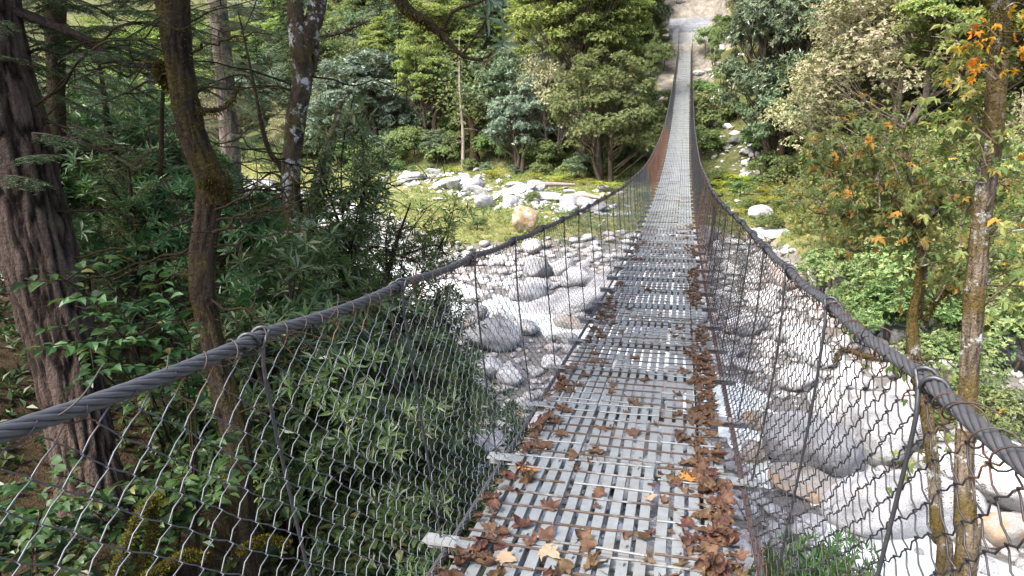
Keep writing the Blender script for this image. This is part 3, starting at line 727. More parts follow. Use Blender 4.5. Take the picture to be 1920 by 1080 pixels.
tst = MB(); ASH = [rock_shape(I2[0], 60+k, .95, .1, .7) for k in range(8)]
for k in range(620):
    px, py = (920+RNG.normal()*120, 360+RNG.normal()*17) if k < 480 else (1400+RNG.normal()*50, 300+RNG.normal()*45)
    if k < 480: py += (px-920)*.12
    q = onbed(px, py); a, b_, _c = zones(np.array([q[0]]), np.array([q[1]]))
    if b_[0] < .4 or abs(q[0]) < 1: continue
    s = .07+.24*RNG.random()**2; Rr = np.array(Matrix.Rotation(RNG.random()*6.28, 3, 'Z')@Matrix.Rotation(RNG.normal()*.4, 3, 'X'))
    tst.add((ASH[k % 8]*np.array([s*1.3, s, s*.8]))@Rr.T+q+[0, 0, s*.2], I2[1], RNG.random())
tag(tst.build('terrace_rubble', M['rock']), kind='stuff')
# cobbles: thousands of small stones fill the bed between the boulders
SH = [rock_shape(I2[0], 40+k, .3, .22, .62) for k in range(8)]
cob = MB(); pts = []
while len(pts) < 6500:
    n = 4000; x = RNG.uniform(-30, 9, n); y = RNG.uniform(3, 46, n)
    keep = RNG.random(n) < np.clip(9/np.hypot(x, y), .05, 1)**1.1
    x, y = x[keep], y[keep]
    a, b_, _c = zones(x, y); ok = (a < .9) & (b_ < 1.2)
    pts += list(zip(x[ok], y[ok]))
pts = np.array(pts[:6500]); zz = ground(pts[:, 0], pts[:, 1])
for i_, (x, y) in enumerate(pts):
    d = math.hypot(x, y); s = (.05+.13*RNG.random()**2)*(.75+d/30)
    if in_stream(x, y, -.25) and RNG.random() < .85: continue
    V = SH[i_ % 8]*np.array([s, s*(.7+.3*RNG.random()), s*.8]); a = RNG.random()*6.28
    c_, s_ = math.cos(a), math.sin(a)
    V = V@np.array([[c_, -s_, 0], [s_, c_, 0], [0, 0, 1]]).T+np.array([x, y, zz[i_]+s*.25])
    cob.add(V, I2[1], RNG.random())
tag(cob.build('cobbles', M['cobble'], smooth=True), kind='stuff')

# ---------------------------------------------------------------- vegetation builders
def trunk_mb(mb, pts, rad, sides=16, step=.06, furrow=.0, gnarl=.12, fscale=5.0, seed=0):
    P, R = spline(pts, rad, step)
    T, N, B = frames(P); th = np.arange(sides)*2*math.pi/sides
    d = np.r_[0, np.cumsum(np.linalg.norm(np.diff(P, axis=0), axis=1))]
    rm = max(rad)
    ct = np.cos(th)[None]*rm; st = np.sin(th)[None]*rm; dd = d[:, None]
    Q = np.stack([ct+0*dd, st+0*dd, dd+0*ct], -1)
    lump = fbm(Q*np.array([2.2/rm*.35, 2.2/rm*.35, 1.6])+seed*11.3, 3, seed)
    rr = R[:, None]*(1+gnarl*lump); tint = .5+.3*lump
    if furrow:
        f = 1-np.abs(fbm(Q*np.array([fscale/rm*.33, fscale/rm*.33, 2.7])+seed*3.1, 3, seed+5))*3.0
        f = np.clip(f, -1, 1); rr = rr-furrow*np.clip(f, 0, 1)**2; tint = .75-.75*np.clip(f, 0, 1)**1.5
    V = P[:, None]+(np.cos(th)*rr)[..., None]*N[:, None]+(np.sin(th)*rr)[..., None]*B[:, None]
    mb.add(V, tube_faces(len(P), sides), tint.ravel()); return P, R, V
def fuzz(mb, P, R, n, L=.035, W=.006, lo=0.0, hi=1.0, up=False):
    T, N, B = frames(P); i = RNG.integers(int(lo*len(P)), max(int(lo*len(P))+1, int(hi*len(P))-1), n); a = RNG.random(n)*6.28
    o = np.cos(a)[:, None]*N[i]+np.sin(a)[:, None]*B[i]
    pos = P[i]+o*R[i][:, None]*(.94+.1*RNG.random((n, 1)))+T[i]*(RNG.random((n, 1))-.5)*.06
    d = o+RNG.normal(size=(n, 3))*.5+np.array([0, 0, -.6 if not up else .3])
    leaves(mb, pos, d, rand_unit(n), L*(.5+RNG.random(n)), W*(.6+.8*RNG.random(n)), .1, .4)
def pxpath(lst, d):
    """[(px, py, width px[, distance])] -> points, radii"""
    P = []; R = []
    for q in lst:
        dd = q[3] if len(q) > 3 else d
        X = atd(q[0], q[1], dd); P.append(X); R.append(q[2]/2/F_PX*abs((X-EYE)@CF))
    return np.array(P), np.array(R)
def bez(a, b, c, n=8):
    t = np.linspace(0, 1, n)[:, None]; return a*(1-t)**2+2*b*t*(1-t)+c*t*t

LEAFKIND = dict(kind='kite')
def tree_meshes(seed, H, r0, stems, z0, z1, rx, ncl, rc, per, k, L, W, ang, mat, bark, lean=.1, ry=None, kind='kite', hollow=.35, droop=.15, flat=.75, name='tree', twig=True, up=.5, jit=16):
    r = np.random.default_rng(seed); tm = MB(); cm = MB(); ry = ry or rx
    st = []
    for s in range(stems):
        a = r.random()*6.28; ln = lean*H*(.5+r.random())
        base = np.array([math.cos(a), math.sin(a), 0])*(.12*stems if stems > 1 else 0)
        top = np.array([math.cos(a)*ln, math.sin(a)*ln, z1*(.72+.2*r.random())])
        pts = [base+np.array([0, 0, -.5])]+[base+(top-base)*t+np.array([r.normal(), r.normal(), 0])*H*.018*(t > 0) for t in (0, .25, .5, .75, 1)]
        rs = r0*(.8+.4*r.random())*np.array([1.5, 1.25, .95, .75, .5, .18])
        P, R, _ = trunk_mb(tm, pts, rs, 8, max(.15, H/30), 0, .18, seed=seed+s); st.append(P)
    S = np.concatenate(st)
    zc, hz = (z0+z1)/2, (z1-z0)/2
    lob = r.normal(size=(5, 3)); lob /= np.linalg.norm(lob, axis=1)[:, None]
    for c in range(ncl):
        v = r.normal(size=3); v /= np.linalg.norm(v)
        if v[2] < -.55: v[2] *= -.6
        u = hollow+(1-hollow)*r.random()**.6
        bulge = 1+.22*max(lob@v)-.12
        C = np.array([v[0]*rx, v[1]*ry, v[2]*hz])*u*bulge*(.9+.2*r.random())+np.array([0, 0, zc])
        # branch from the stem to the clump
        dd = np.linalg.norm(S[:, :2]-C[:2], axis=1); tgt = C[2]-.55*dd.min()-.1*H
        j = int(np.argmin(np.abs(S[:, 2]-max(tgt, z0*.5))+.6*dd)); A = S[j]
        if twig:
            mid = (A+C)/2+np.array([0, 0, -.08*np.linalg.norm(C-A)])+r.normal(size=3)*.05*np.linalg.norm(C-A)
            B_ = bez(A, mid, C, 6); rr = np.linspace(r0*.3, r0*.06, 6); tube(tm, B_, rr, 5, .5)
            for q in range(3):
                e = C+unit(r.normal(size=3)+np.array([0, 0, .4]))*rc*.8
                tube(tm, bez(B_[3], (B_[4]+e)/2, e, 4), np.linspace(r0*.09, r0*.03, 4), 4, .5)
        n = max(3, int(per*(.6+.8*r.random())))
        w = r.normal(size=(n, 3)); w = unit(w); w[:, 2] = np.where(w[:, 2] < -.3, -w[:, 2], w[:, 2])
        rad = rc*(.75+.5*r.random())*r.random((n, 1))**.45
        pos = C+w*rad*np.array([1, 1, flat])
        ax = w*.8+np.array([0, 0, up])+unit(C-np.array([0, 0, zc]))*.35+r.normal(size=(n, 3))*.25
        whorls(cm, pos, ax, k, L, W, ang, jit, kind=kind, droop=droop)
    return tm.mesh(name+'_trunk', M[bark], True), cm.mesh(name+'_crown', M[mat])
def put_tree(name, label, cat, loc, meshes, sc=1.0, rz=0, group=None, pn=('trunk', 'crown')):
    t = thing(name, label, cat, loc, group, rz, sc)
    for n, me in zip(pn, meshes): link(n, me, t)
    return t

def spray(tw, nd, path, wid, L=.028, W=.0055, step=.035, gap=.011):
    """flat conifer spray: side twigs in one plane with needles in two ranks"""
    P, _ = spline(path, np.ones(len(path)), step); n = len(P)
    T = unit(np.gradient(P, axis=0)); up = np.array([0, 0, 1.0])
    tube(tw, P, np.linspace(.008, .002, n), 4, .5)
    pos = []; dr = []; nn = []
    for i in range(1, n):
        side = unit(np.cross(T[i], up)); t = i/n
        for s in (-1, 1):
            if RNG.random() < .12: continue
            ln = wid*(1-.75*t)*(.7+.5*RNG.random())*min(1, .35+2*t)
            e = P[i]+(side*s*.85+T[i]*.6)*ln+np.array([0, 0, -.22*ln-.03*RNG.random()])
            m = max(2, int(ln/gap)); tt = np.linspace(.05, 1, m)[:, None]
            Q = P[i]*(1-tt)+e*tt+np.array([0, 0, 1.0])*(.08*ln*np.sin(tt*3.14))
            ax = unit(e-P[i]); lat = unit(np.cross(ax, up))
            if ln > .06: tube(tw, np.array([P[i], (P[i]+e)/2+np.array([0, 0, .04*ln]), e]), .0018, 3, .5)
            for q in (-1, 1):
                pos.append(Q); dr.append(lat*q*.9+ax*.55+RNG.normal(size=(m, 3))*.12); nn.append(np.tile(up, (m, 1))+RNG.normal(size=(m, 3))*.25)
    if pos:
        pos = np.concatenate(pos); dr = np.concatenate(dr); nn = np.concatenate(nn)
        leaves(nd, pos, dr, nn, L*(.7+.6*RNG.random(len(pos))), W, .1, .1)

def twig_leaves(st, lf, path, r, L, W, kind, step=.05, start=.25, droop=.2, size_end=.7, side=True, tilt=.5, prob=1.0, tint=None):
    """alternate leaves in two ranks along a twig"""
    P, _ = spline(path, np.ones(len(path)), step); n = len(P)
    T = unit(np.gradient(P, axis=0)); tube(st, P, np.linspace(r, r*.35, n), 5, .5)
    i0 = int(start*n); idx = np.array([i for i in range(i0, n) if RNG.random() < prob])
    if len(idx) == 0: return P
    sgn = np.where(np.arange(len(idx)) % 2 == 0, 1, -1)[:, None]
    sd = unit(np.cross(T[idx], [[0, 0, 1.0]]))
    d = sd*sgn+T[idx]*.75+RNG.normal(size=(len(idx), 3))*.2+np.array([0, 0, -tilt*.4])
    nn = np.array([[0, 0, 1.0]])+RNG.normal(size=(len(idx), 3))*.3+sd*sgn*.25
    f = (1-(1-size_end)*np.linspace(0, 1, len(idx)))*(.7+.5*RNG.random(len(idx)))
    leaves(lf, P[idx]+d*.012, d, nn, L*f, W*f, .18, droop, kind=kind, tint=tint)
    return P
def leafy_shrub(name, label, cat, base, nst, H, spread, L, W, kind, mat, group=None, bark='bark_far', sub=4, step=.055, lean=(0, 0, 0), droopy=.35):
    """arching stems that fork into leafy side twigs"""
    base = np.asarray(base, float); st = MB(); lf = MB()
    for s in range(nst):
        a = RNG.random()*6.28; h = H*(.55+.5*RNG.random()); rr = spread*(.4+.7*RNG.random())
        tip = np.array([math.cos(a)*rr, math.sin(a)*rr, h])+np.asarray(lean)*h
        mid = np.array([tip[0]*.3, tip[1]*.3, h*.72])
        B_ = bez(np.array([RNG.normal()*.05, RNG.normal()*.05, -.15]), mid, tip+np.array([0, 0, -droopy*.3*h]), 10)
        twig_leaves(st, lf, B_, .009, L, W, kind, step, .55)
        for q in range(sub):
            i = RNG.integers(3, 9); o = B_[i]; an = RNG.random()*6.28; ln = H*.28*(.6+.7*RNG.random())
            e = o+np.array([math.cos(an)*ln, math.sin(an)*ln, ln*(.25-.4*RNG.random())])
            c = (o+e)/2+np.array([0, 0, .12*ln]); P = bez(o, c, e, 6)
            twig_leaves(st, lf, P, .005, L, W, kind, step, .15)
    t = thing(name, label, cat, base, group)
    st.build('stems', M[bark], t, True); lf.build('foliage', M[mat], t); return t

# ---------------------------------------------------------------- tree library for the far slopes
LIB = {
 'rhodo': [tree_meshes(100+k, 6, .13, 3, .3, 5.8, 2.5, 92, .62, 52, 7, .145, .046, 68, 'rhodo', 'bark_far', .16, name='rhododendron') for k in range(3)],
 'rhodo_blue': [tree_meshes(110+k, 6, .13, 3, .15, 6.2, 2.2, 92, .58, 50, 8, .15, .045, 72, 'rhodo_blue', 'bark_far', .08, name='rhododendron', up=.35) for k in range(2)],
 'broad': [tree_meshes(120+k, 10, .2, 1 if k else 2, 2.6, 10, 3.4, 120, .9, 96, 4, .125, .09, 80, 'broad', 'bark_far', .1, flat=.38, hollow=.25, name='broadleaf', up=.9, jit=25) for k in range(3)],
 'olive': [tree_meshes(130+k, 8, .15, 2, .9, 8, 2.6, 115, .75, 92, 4, .11, .068, 75, 'olive', 'bark_far', .14, flat=.6, hollow=.25, name='broadleaf', up=.7, jit=25) for k in range(3)],
 'pale': [tree_meshes(140+k, 6, .1, 3, .6, 6, 2.2, 100, .7, 72, 4, .085, .056, 75, 'pale', 'bark_pale', .18, flat=.8, hollow=.2, name='dry_tree', up=.5, jit=30) for k in range(2)],
 'dome': [tree_meshes(150+k, 7, .14, 3, .1, 7, 2.9, 130, .6, 62, 6, .13, .045, 66, 'olive', 'bark_far', .12, name='rhododendron', up=.5, hollow=.45) for k in range(2)],
 'conifer': [],
 'bush': [tree_meshes(160+k, 1.7, .03, 4, .1, 1.7, 1.15, 36, .36, 44, 5, .095, .046, 62, 'green', 'bark_far', .3, name='bush', twig=False, up=.8, hollow=.5) for k in range(3)],
 'bush_dark': [tree_meshes(170+k, 2.2, .04, 3, .1, 2.2, 1.4, 38, .42, 26, 7, .16, .05, 66, 'rhodo', 'bark_far', .3, name='bush', twig=False, up=.6, hollow=.5) for k in range(2)],
 'bush_olive': [tree_meshes(180+k, 1.6, .03, 4, .1, 1.6, 1.2, 36, .4, 40, 5, .09, .05, 66, 'olive', 'bark_far', .3, name='bush', twig=False, up=.7, hollow=.45) for k in range(2)],
}
for k in range(2):
    tm, cm = MB(), MB(); Hc = 15
    trunk_mb(tm, [(0, 0, -.5), (.05, 0, 4), (-.05, .1, 9), (0, 0, Hc)], [.3, .24, .15, .03], 10, .3, seed=k)
    for z in np.arange(2.0, Hc-.3, .33):
        for q in range(4):
            a = RNG.random()*6.28; ln = (2.6*(1-z/Hc)**.8+.35)*(.7+.5*RNG.random())
            A = np.array([0, 0, z]); e = np.array([math.cos(a)*ln, math.sin(a)*ln, z-.35*ln]); P = bez(A, (A+e)/2+np.array([0, 0, .14*ln]), e, 7)
            tube(tm, P, np.linspace(.03, .006, 7), 4, .5)
            n = int(26*ln); t = RNG.random(n)**.8; i = np.clip((t*6).astype(int), 0, 5); pos = P[i]+(P[i+1]-P[i])*(t*6-i)[:, None]
            side = np.array([-math.sin(a), math.cos(a), 0]); sgn = np.where(RNG.random(n) < .5, -1, 1)[:, None]
            d = side*sgn+np.array([math.cos(a), math.sin(a), -.25])*.7+RNG.normal(size=(n, 3))*.2
            leaves(cm, pos, d, np.array([[0, 0, 1.0]])+RNG.normal(size=(n, 3))*.25, (.42*(1-.5*t)+.12)*(.7+.5*RNG.random(n)), .12, .1, .25)
    LIB['conifer'].append((tm.mesh('conifer_trunk', M['bark_far'], True), cm.mesh('conifer_crown', M['conifer'])))
def lib(kind, k=None):
    L_ = LIB[kind]; return L_[int(RNG.integers(len(L_))) if k is None else k % len(L_)]
def far(name, label, cat, kind, px, py, Hs, k=None, zg=-4.5, y=None, rz=None, group=None, wide=1.0, x=None):
    """a tree whose foot stands on the ground seen at that pixel (or at a given depth)"""
    if y is None: q = onbed(px, py, zg)
    else:
        q = aty(px, py, y) if x is None else np.array([x, y, 0])
    base = {'rhodo': 6, 'rhodo_blue': 6.3, 'broad': 10.5, 'olive': 8.3, 'pale': 6.2, 'dome': 7.1, 'conifer': 15, 'bush': 1.8, 'bush_dark': 2.3, 'bush_olive': 1.7}[kind]
    s = Hs/base; PLT.append((q[0], q[1]))
    return put_tree(name, label, cat, (q[0], q[1], gz(q[0], q[1])-.05), lib(kind, k), (s*wide, s*wide, s), RNG.random()*6.28 if rz is None else rz, group)
PLT = []
onground = onbed

# ---- trees of the far bank that can be told apart
T_ = 'tree'
far('rhododendron_tree', 'blue green rhododendron bush tree standing at the grass edge left of the bridge', T_, 'rhodo_blue', 972, 322, 6.9, 0)
far('rhododendron_tree', 'broad round rhododendron tree with yellowing leaves beside the left handrail cable', T_, 'dome', 1138, 345, 8.4, 1, wide=1.0)
far('rhododendron_tree', 'low dark green rhododendron bush left of the gnarled mossy trunk', T_, 'rhodo', 818, 306, 3.0, 1, wide=1.1)
far('broadleaf_tree', 'tall yellow green tree above the round rhododendron left of the bridge end', T_, 'broad', 1095, 285, 15.5, 0, wide=.9)
far('broadleaf_tree', 'yellow green tree with a leaning mossy trunk behind the low dark bush', T_, 'broad', 800, 285, 10.5, 1, wide=.7)
far('rhododendron_tree', 'wide grey green tree filling the slope left of the leaning mossy trunk', T_, 'rhodo_blue', 690, 285, 9.5, 1, wide=1.3)
far('dry_tree', 'pinkish half bare tree between the blue green bush and the tall yellow green tree', T_, 'pale', 1035, 300, 8.8, 0, wide=.8)
far('rhododendron_tree', 'dark green tree behind the blue green rhododendron bush', T_, 'rhodo', 940, 270, 8.0, 2)
far('broadleaf_tree', 'thin leaning dark stemmed tree against the rubble left of the bridge end', T_, 'olive', 1222, 190, 5.8, 0, wide=.4)
far('rhododendron_tree', 'large dark green rhododendron tree on the slope right of the bridge', T_, 'rhodo', 1462, 300, 12.0, 0, wide=.8)
far('rhododendron_tree', 'dark gnarled tree with a small blue green crown right of the bridge end', T_, 'rhodo', 1400, 150, 6.4, 1, wide=.55)
far('rhododendron_tree', 'lower dark green rhododendron clump in front of the large one right of the bridge', T_, 'rhodo', 1475, 300, 6.0, 1)
far('broadleaf_tree', 'small twin stemmed olive tree close right of the bridge end', T_, 'olive', 1337, 140, 3.9, 2, wide=.45)
far('broadleaf_tree', 'tall dark trunked tree with brownish leaves right of the large rhododendron', T_, 'olive', 1545, 190, 12.0, 1, wide=.85)
far('dry_tree', 'pale pinkish tree of small dry leaves in the middle of the right slope', T_, 'pale', 1650, 330, 10.0, 1, wide=1.2)
far('dry_tree', 'pale grey green tree in front of the big rhododendron on the right slope', T_, 'pale', 1560, 350, 7.0, 0, wide=1.2)
far('broadleaf_tree', 'bright yellow green tree at the top of the right slope', T_, 'broad', 1720, 200, 11.0, 2)
far('broadleaf_tree', 'yellow green tree behind the mossy right trunk', T_, 'broad', 1830, 330, 10.5, 0)
# dead pale snag
q = onground(868, 318); sn_ = thing('dead_tree', 'bare pale dead tree with broken side twigs left of the blue green bush', T_, (q[0], q[1], gz(q[0], q[1])-.1))
mb = MB(); P, R, _ = trunk_mb(mb, [(0, 0, 0), (.1, 0, 3), (-.05, 0, 6.5), (.05, 0, 10.5)], [.16, .13, .09, .02], 8, .3, seed=4)
for k in range(34):
    z = RNG.uniform(2.2, 9.6); a = RNG.random()*6.28; ln = RNG.uniform(.4, 1.9)*(1-z/14)
    e = np.array([math.cos(a)*ln, math.sin(a)*ln, z-.25*ln*RNG.random()]); B_ = bez(np.array([0, 0, z]), e*.5+np.array([0, 0, z*.5+.15]), e, 6)
    tube(mb, B_, np.linspace(.028, .006, 6), 4, .5)
    for _ in range(3):
        f_ = B_[RNG.integers(2, 6)]; tube(mb, np.array([f_, f_+RNG.normal(size=3)*.2]), .006, 3, .5)
mb.build('trunk', M['bark_pale'], sn_, True)
# mossy dark trunks on the far side of the terrace
for lb, px, py, lean_, h, r_ in (('thick dark mossy trunk left of the blue green bush', 893, 312, (-.9, .2), 5.2, .34), ('leaning gnarled mossy trunk at the forest edge left of the dead tree', 806, 300, (2.2, .5), 7.0, .26)):
    q = onground(px, py); t = thing('old_trunk', lb, T_, (q[0], q[1], gz(q[0], q[1])-.1)); mb = MB()
    pts = [(0, 0, 0), (lean_[0]*.2, 0, h*.3), (lean_[0]*.3, lean_[1], h*.6), (lean_[0], lean_[1], h)]
    trunk_mb(mb, pts, [r_*1.3, r_, r_*.85, r_*.4], 10, .25, .1, .3, seed=9)
    for s in (-1, 1): trunk_mb(mb, [pts[2], (pts[2][0]+s*.9, pts[2][1], h*.8), (pts[2][0]+s*1.6, pts[2][1], h*1.05)], [r_*.4, r_*.25, r_*.08], 7, .25, seed=3)
    mb.build('trunk', M['bark_moss'], t, True)
    cm = MB(); pos = np.array(pts[3])+RNG.normal(size=(420, 3))*np.array([1.2, 1.0, .9]); whorls(cm, pos, np.array([[0, 0, 1.0]])+RNG.normal(size=(420, 3))*.5, 5, .17, .08, 70); cm.build('crown', M['olive'], t)
# straight conifers standing on the far left bank
for lb, px, py, h, k in (('dark conifer on the far bank seen between the left trunks', 300, 292, 15, 0), ('pale green conifer behind the straight grey trunk', 500, 285, 13, 1), ('tall dark conifer at the upper left on the far bank', 90, 285, 17, 1), ('thin trunked conifer high on the slope left of the forked lichen trunk', 527, 150, 14, 0), ('slim conifer on the far slope above the grey green tree', 720, 170, 13, 1), ('dark conifer rising behind the dead tree', 880, 180, 14, 0)):
    far('conifer_tree', lb, T_, 'conifer', px, py, h, k)
# ---- the rest of the wooded slopes
names = {'rhodo': ('rhododendron_tree', 'dark green rhododendron tree'), 'rhodo_blue': ('rhododendron_tree', 'blue green rhododendron tree'), 'broad': ('broadleaf_tree', 'yellow green broadleaf tree'), 'olive': ('broadleaf_tree', 'olive green broadleaf tree'), 'pale': ('dry_tree', 'pale tree with small dry leaves'), 'conifer': ('conifer_tree', 'dark conifer'), 'bush': ('bush', 'bright green bush'), 'bush_dark': ('bush', 'dark green bush'), 'bush_olive': ('bush', 'olive green bush')}
cnt = 0
for _ in range(9000):
    x, y = RNG.uniform(-125, 52), RNG.uniform(22, 125)
    c_ = np.array([x, y, -2])-EYE; dep = c_@CF
    if dep < 5 or abs((c_@CR)/dep) > .82: continue
    a, b_, sh_ = [float(v[0]) for v in zones(np.array([x]), np.array([y]))]
    if sh_ < 1.0: continue
    if abs(x) < 4.6 and y < 76: continue
    if -8 < x < 8 and 55 < y < 73 and abs(x) < 4.2: continue
    if 3 < x < 7.5 and 38 < y < 62: continue
    if abs(x-.5) < 4.0 and 73 < y < 88: continue
    r_ = 2.7+.02*max(0, math.hypot(x, y)-30)
    if any((x-X)**2+(y-Y)**2 < r_*r_ for X, Y in PLT): continue
    right = x > 0
    kinds = ['broad', 'olive', 'pale', 'rhodo', 'rhodo_blue', 'conifer']
    pr = [.27, .27, .26, .12, .06, .02] if right else [.24, .16, .06, .26, .18, .10]
    kd = kinds[int(RNG.choice(6, p=pr))]
    h = {'broad': 9.5, 'olive': 7.5, 'pale': 6.2, 'rhodo': 6.5, 'rhodo_blue': 6.2, 'conifer': 13}[kd]*(.75+.5*RNG.random())*(1+max(0, math.hypot(x, y)-70)/120)
    if right and y < 40: h *= .72
    zone = ('right slope' if x > 3 else 'left slope' if x > -25 else 'far left slope')+(' high up' if sh_ > 24 else ' low down')
    nm, lb = names[kd]; far(nm, f'{lb} in the woods, {zone}', T_, kd, 0, 0, h, y=y, x=x, group=f'{lb}s on the {zone}'); cnt += 1
    if cnt >= 330: break
# bushes under and between them
PB = []
for _ in range(9000):
    x, y = RNG.uniform(-44, 34), RNG.uniform(16, 74)
    c_ = np.array([x, y, -3])-EYE; dep = c_@CF
    if dep < 5 or abs((c_@CR)/dep) > .82: continue
    a, b_, sh_ = [float(v[0]) for v in zones(np.array([x]), np.array([y]))]
    if b_ < 1.2 or a > -.5: continue
    if abs(x) < 1.6 and y < 74: continue
    if sh_ < -1.5 and RNG.random() < (.95 if x < 3 else .45): continue
    if sh_ > 6 and RNG.random() < .55: continue
    if abs(x) < 4.5 and 55 < y < 76 and RNG.random() < .5: continue
    if any((x-X)**2+(y-Y)**2 < 2.0 for X, Y in PB): continue
    kd = ['bush', 'bush_dark', 'bush_olive'][int(RNG.choice(3, p=[.5, .14, .36]))]
    h = (.8+.9*RNG.random())*(.7 if sh_ < 0 else 1.7 if sh_ < 9 else 1.25)
    zone = ('terrace' if sh_ < 0 else 'slope')+(' right of the footbridge' if x > 0 else ' left of the footbridge')
    nm, lb = names[kd]; far(nm, f'{lb} growing on the {zone}', 'bush', kd, 0, 0, h, y=y, x=x, group=f'{lb}es on the {zone}'); PB.append((x, y))
    if len(PB) >= 265: break
for px, py, h_, kd, lb in ((470, 305, 2.6, 'bush', 'green bush on the far bank between the grey trunk and the forked lichen trunk'), (500, 318, 2.2, 'bush_olive', 'olive bush at the far water edge left of the forked lichen trunk'), (640, 312, 2.8, 'bush', 'green bush on the far bank right of the forked lichen trunk'), (700, 322, 2.4, 'bush_olive', 'olive bush left of the rock pile on the far bank'), (590, 300, 3.2, 'bush_dark', 'dark bush on the far bank behind the forked lichen trunk'), (735, 318, 2.0, 'bush', 'green bush just left of the rock pile'), (380, 300, 3.0, 'bush', 'green bush on the far bank behind the crooked mossy trunk'), (1010, 318, 2.2, 'bush', 'green bush at the foot of the pinkish half bare tree'), (1085, 335, 1.8, 'bush_dark', 'dark bush left of the big round rhododendron'), (1310, 205, 2.4, 'bush', 'green bush right of the deck near its far end'), (1335, 235, 2.6, 'bush_olive', 'olive bush beside the gully right of the deck'), (1238, 215, 2.2, 'bush', 'green bush left of the deck near its far end'), (1230, 130, 2.4, 'bush_olive', 'olive bush left of the far anchor pillars'), (1335, 95, 2.2, 'bush_olive', 'olive bush right of the stone stairway')):
    far('bush', lb, 'bush', kd, px, py, h_)
# ferns
FM = []
for k in range(3):
    fm = MB()
    for f_ in range(11):
        a = f_*.571+RNG.random()*.3; ln = .75+.35*RNG.random(); dirv = np.array([math.cos(a), math.sin(a), 0])
        B_ = bez(np.zeros(3), dirv*ln*.35+np.array([0, 0, ln*.75]), dirv*ln+np.array([0, 0, ln*.28]), 22)
        tube(fm, B_, np.linspace(.006, .002, 22), 3, .3)
        T = unit(np.gradient(B_, axis=0)); sd = unit(np.cross(T, [0, 0, 1.0])); t = np.linspace(0, 1, 22); L_ = .17*np.sin(np.clip(t*1.05+.1, 0, 1)*math.pi)**.8+.02
        for s in (-1, 1): leaves(fm, B_, sd*s+T*.35+RNG.normal(size=(22, 3))*.06, np.tile([0, 0, 1.0], (22, 1)), L_, .045, .1, .15)
    FM.append(fm.mesh('fern_fronds', M['fern']))
FERNS = [(1440, 372, 1.5, 'bright fern clump just right of the handrail cable'), (1395, 350, 1.5, 'green fern beside the netting below the gully'), (1470, 395, 1.3, 'yellowing fern above the flat white boulder'), (925, 335, 1.4, 'yellow green fern in front of the dark mossy trunk'), (1045, 345, 1.3, 'fern under the pinkish half bare tree'), (1140, 360, 1.4, 'yellow fern where the handrail cable meets the bushes'), (1005, 338, 1.0, 'small fern right of the blue green bush'), (850, 325, 1.0, 'small fern at the left end of the rock pile'), (1490, 420, 1.2, 'rusty tinged fern on the terrace right of the bridge')]
for px, py, s, lb in FERNS:
    for j in range(1):
        q = onground(px, py); t = thing('fern', lb, 'fern', (q[0], q[1], gz(q[0], q[1])), None, RNG.random()*6, s); link('fronds', FM[RNG.integers(3)], t)
for _ in range(26):
    px, py = (RNG.uniform(1330, 1500), RNG.uniform(330, 430)) if RNG.random() < .6 else (RNG.uniform(780, 1160), RNG.uniform(318, 350))
    q = onground(px, py); a, b_, _s = zones(np.array([q[0]]), np.array([q[1]]))
    if b_[0] < 1 or abs(q[0]) < 1.2: continue
    sd_ = 'right' if q[0] > 0 else 'left'
    t = thing('fern', f'yellow green fern among others at the forest edge {sd_} of the footbridge', 'fern', (q[0], q[1], gz(q[0], q[1])), f'ferns at the forest edge {sd_} of the footbridge', RNG.random()*6, .7+.5*RNG.random()); link('fronds', FM[RNG.integers(3)], t)
# grey driftwood logs on the rock pile
for lb, px, py, ln, rz in (('grey driftwood log lying across the terrace rock pile', 1030, 362, 3.2, .5), ('short weathered log at the right end of the rock pile', 1092, 384, 2.2, -.3), ('pale fallen log on the slope under the pinkish half bare tree', 1045, 268, 4.0, .1)):
    q = onground(px, py); t = tag(trunk_mb(mb := MB(), [(-ln/2, 0, .25), (0, .1, .38), (ln/2, 0, .3)], [.17, .15, .09], 9, .2, 0, .2)[0] is not None and mb.build('driftwood_log', M['bark_pale'], None, True), lb, 'log')
    t.location = (q[0], q[1], gz(q[0], q[1])+.12); t.rotation_euler = (0, 0, rz)
# low green growth that nobody could count
gc = MB(); n = 120000
x = RNG.uniform(-48, 40, n); y = RNG.uniform(16, 84, n); a, b_, sh_ = zones(x, y)
ok = (b_ > .15) & (RNG.random(n) < np.clip(30/np.hypot(x, y), .2, 1)) & ~((np.abs(x) < 3.6+fbm(np.stack([x, y, x*0], -1)*.6, 2)*1.5) & (y > 57)) & (fbm(np.stack([x, y, x*0], -1)*.55, 3, 21) > -.22)
ok &= ~((np.abs(x-4.9-.5*np.sin(y*.4)) < .9) & (y > 40) & (y < 62) & (RNG.random(n) < .8))
x, y = x[ok][:42000], y[ok][:42000]; z = ground(x, y); s = (.7+.9*RNG.random(len(x)))
whorls(gc, np.stack([x, y, z], -1), np.array([[0, 0, 1.0]])+RNG.normal(size=(len(x), 3))*.2, 5, .16, .032, 36, 20)
tag(gc.build('ground_cover', M['grass']), kind='stuff')

we = MB(); n = 60000
x = RNG.uniform(-40, 30, n); y = RNG.uniform(16, 60, n); a, b_, sh_ = zones(x, y)
ok = (b_ > .3) & (sh_ < 5) & (fbm(np.stack([x, y, x*0], -1)*.8, 3, 33) > .02) & (RNG.random(n) < np.clip(26/np.hypot(x, y), .2, 1))
x, y = x[ok][:14000], y[ok][:14000]; h_ = .08+.22*RNG.random(len(x)); z = ground(x, y)
whorls(we, np.stack([x, y, z+h_], -1), np.array([[0, 0, .8]])+RNG.normal(size=(len(x), 3))*.5, 5, .10, .05, 58, 22)
tag(we.build('terrace_weeds', M['green']), kind='stuff')

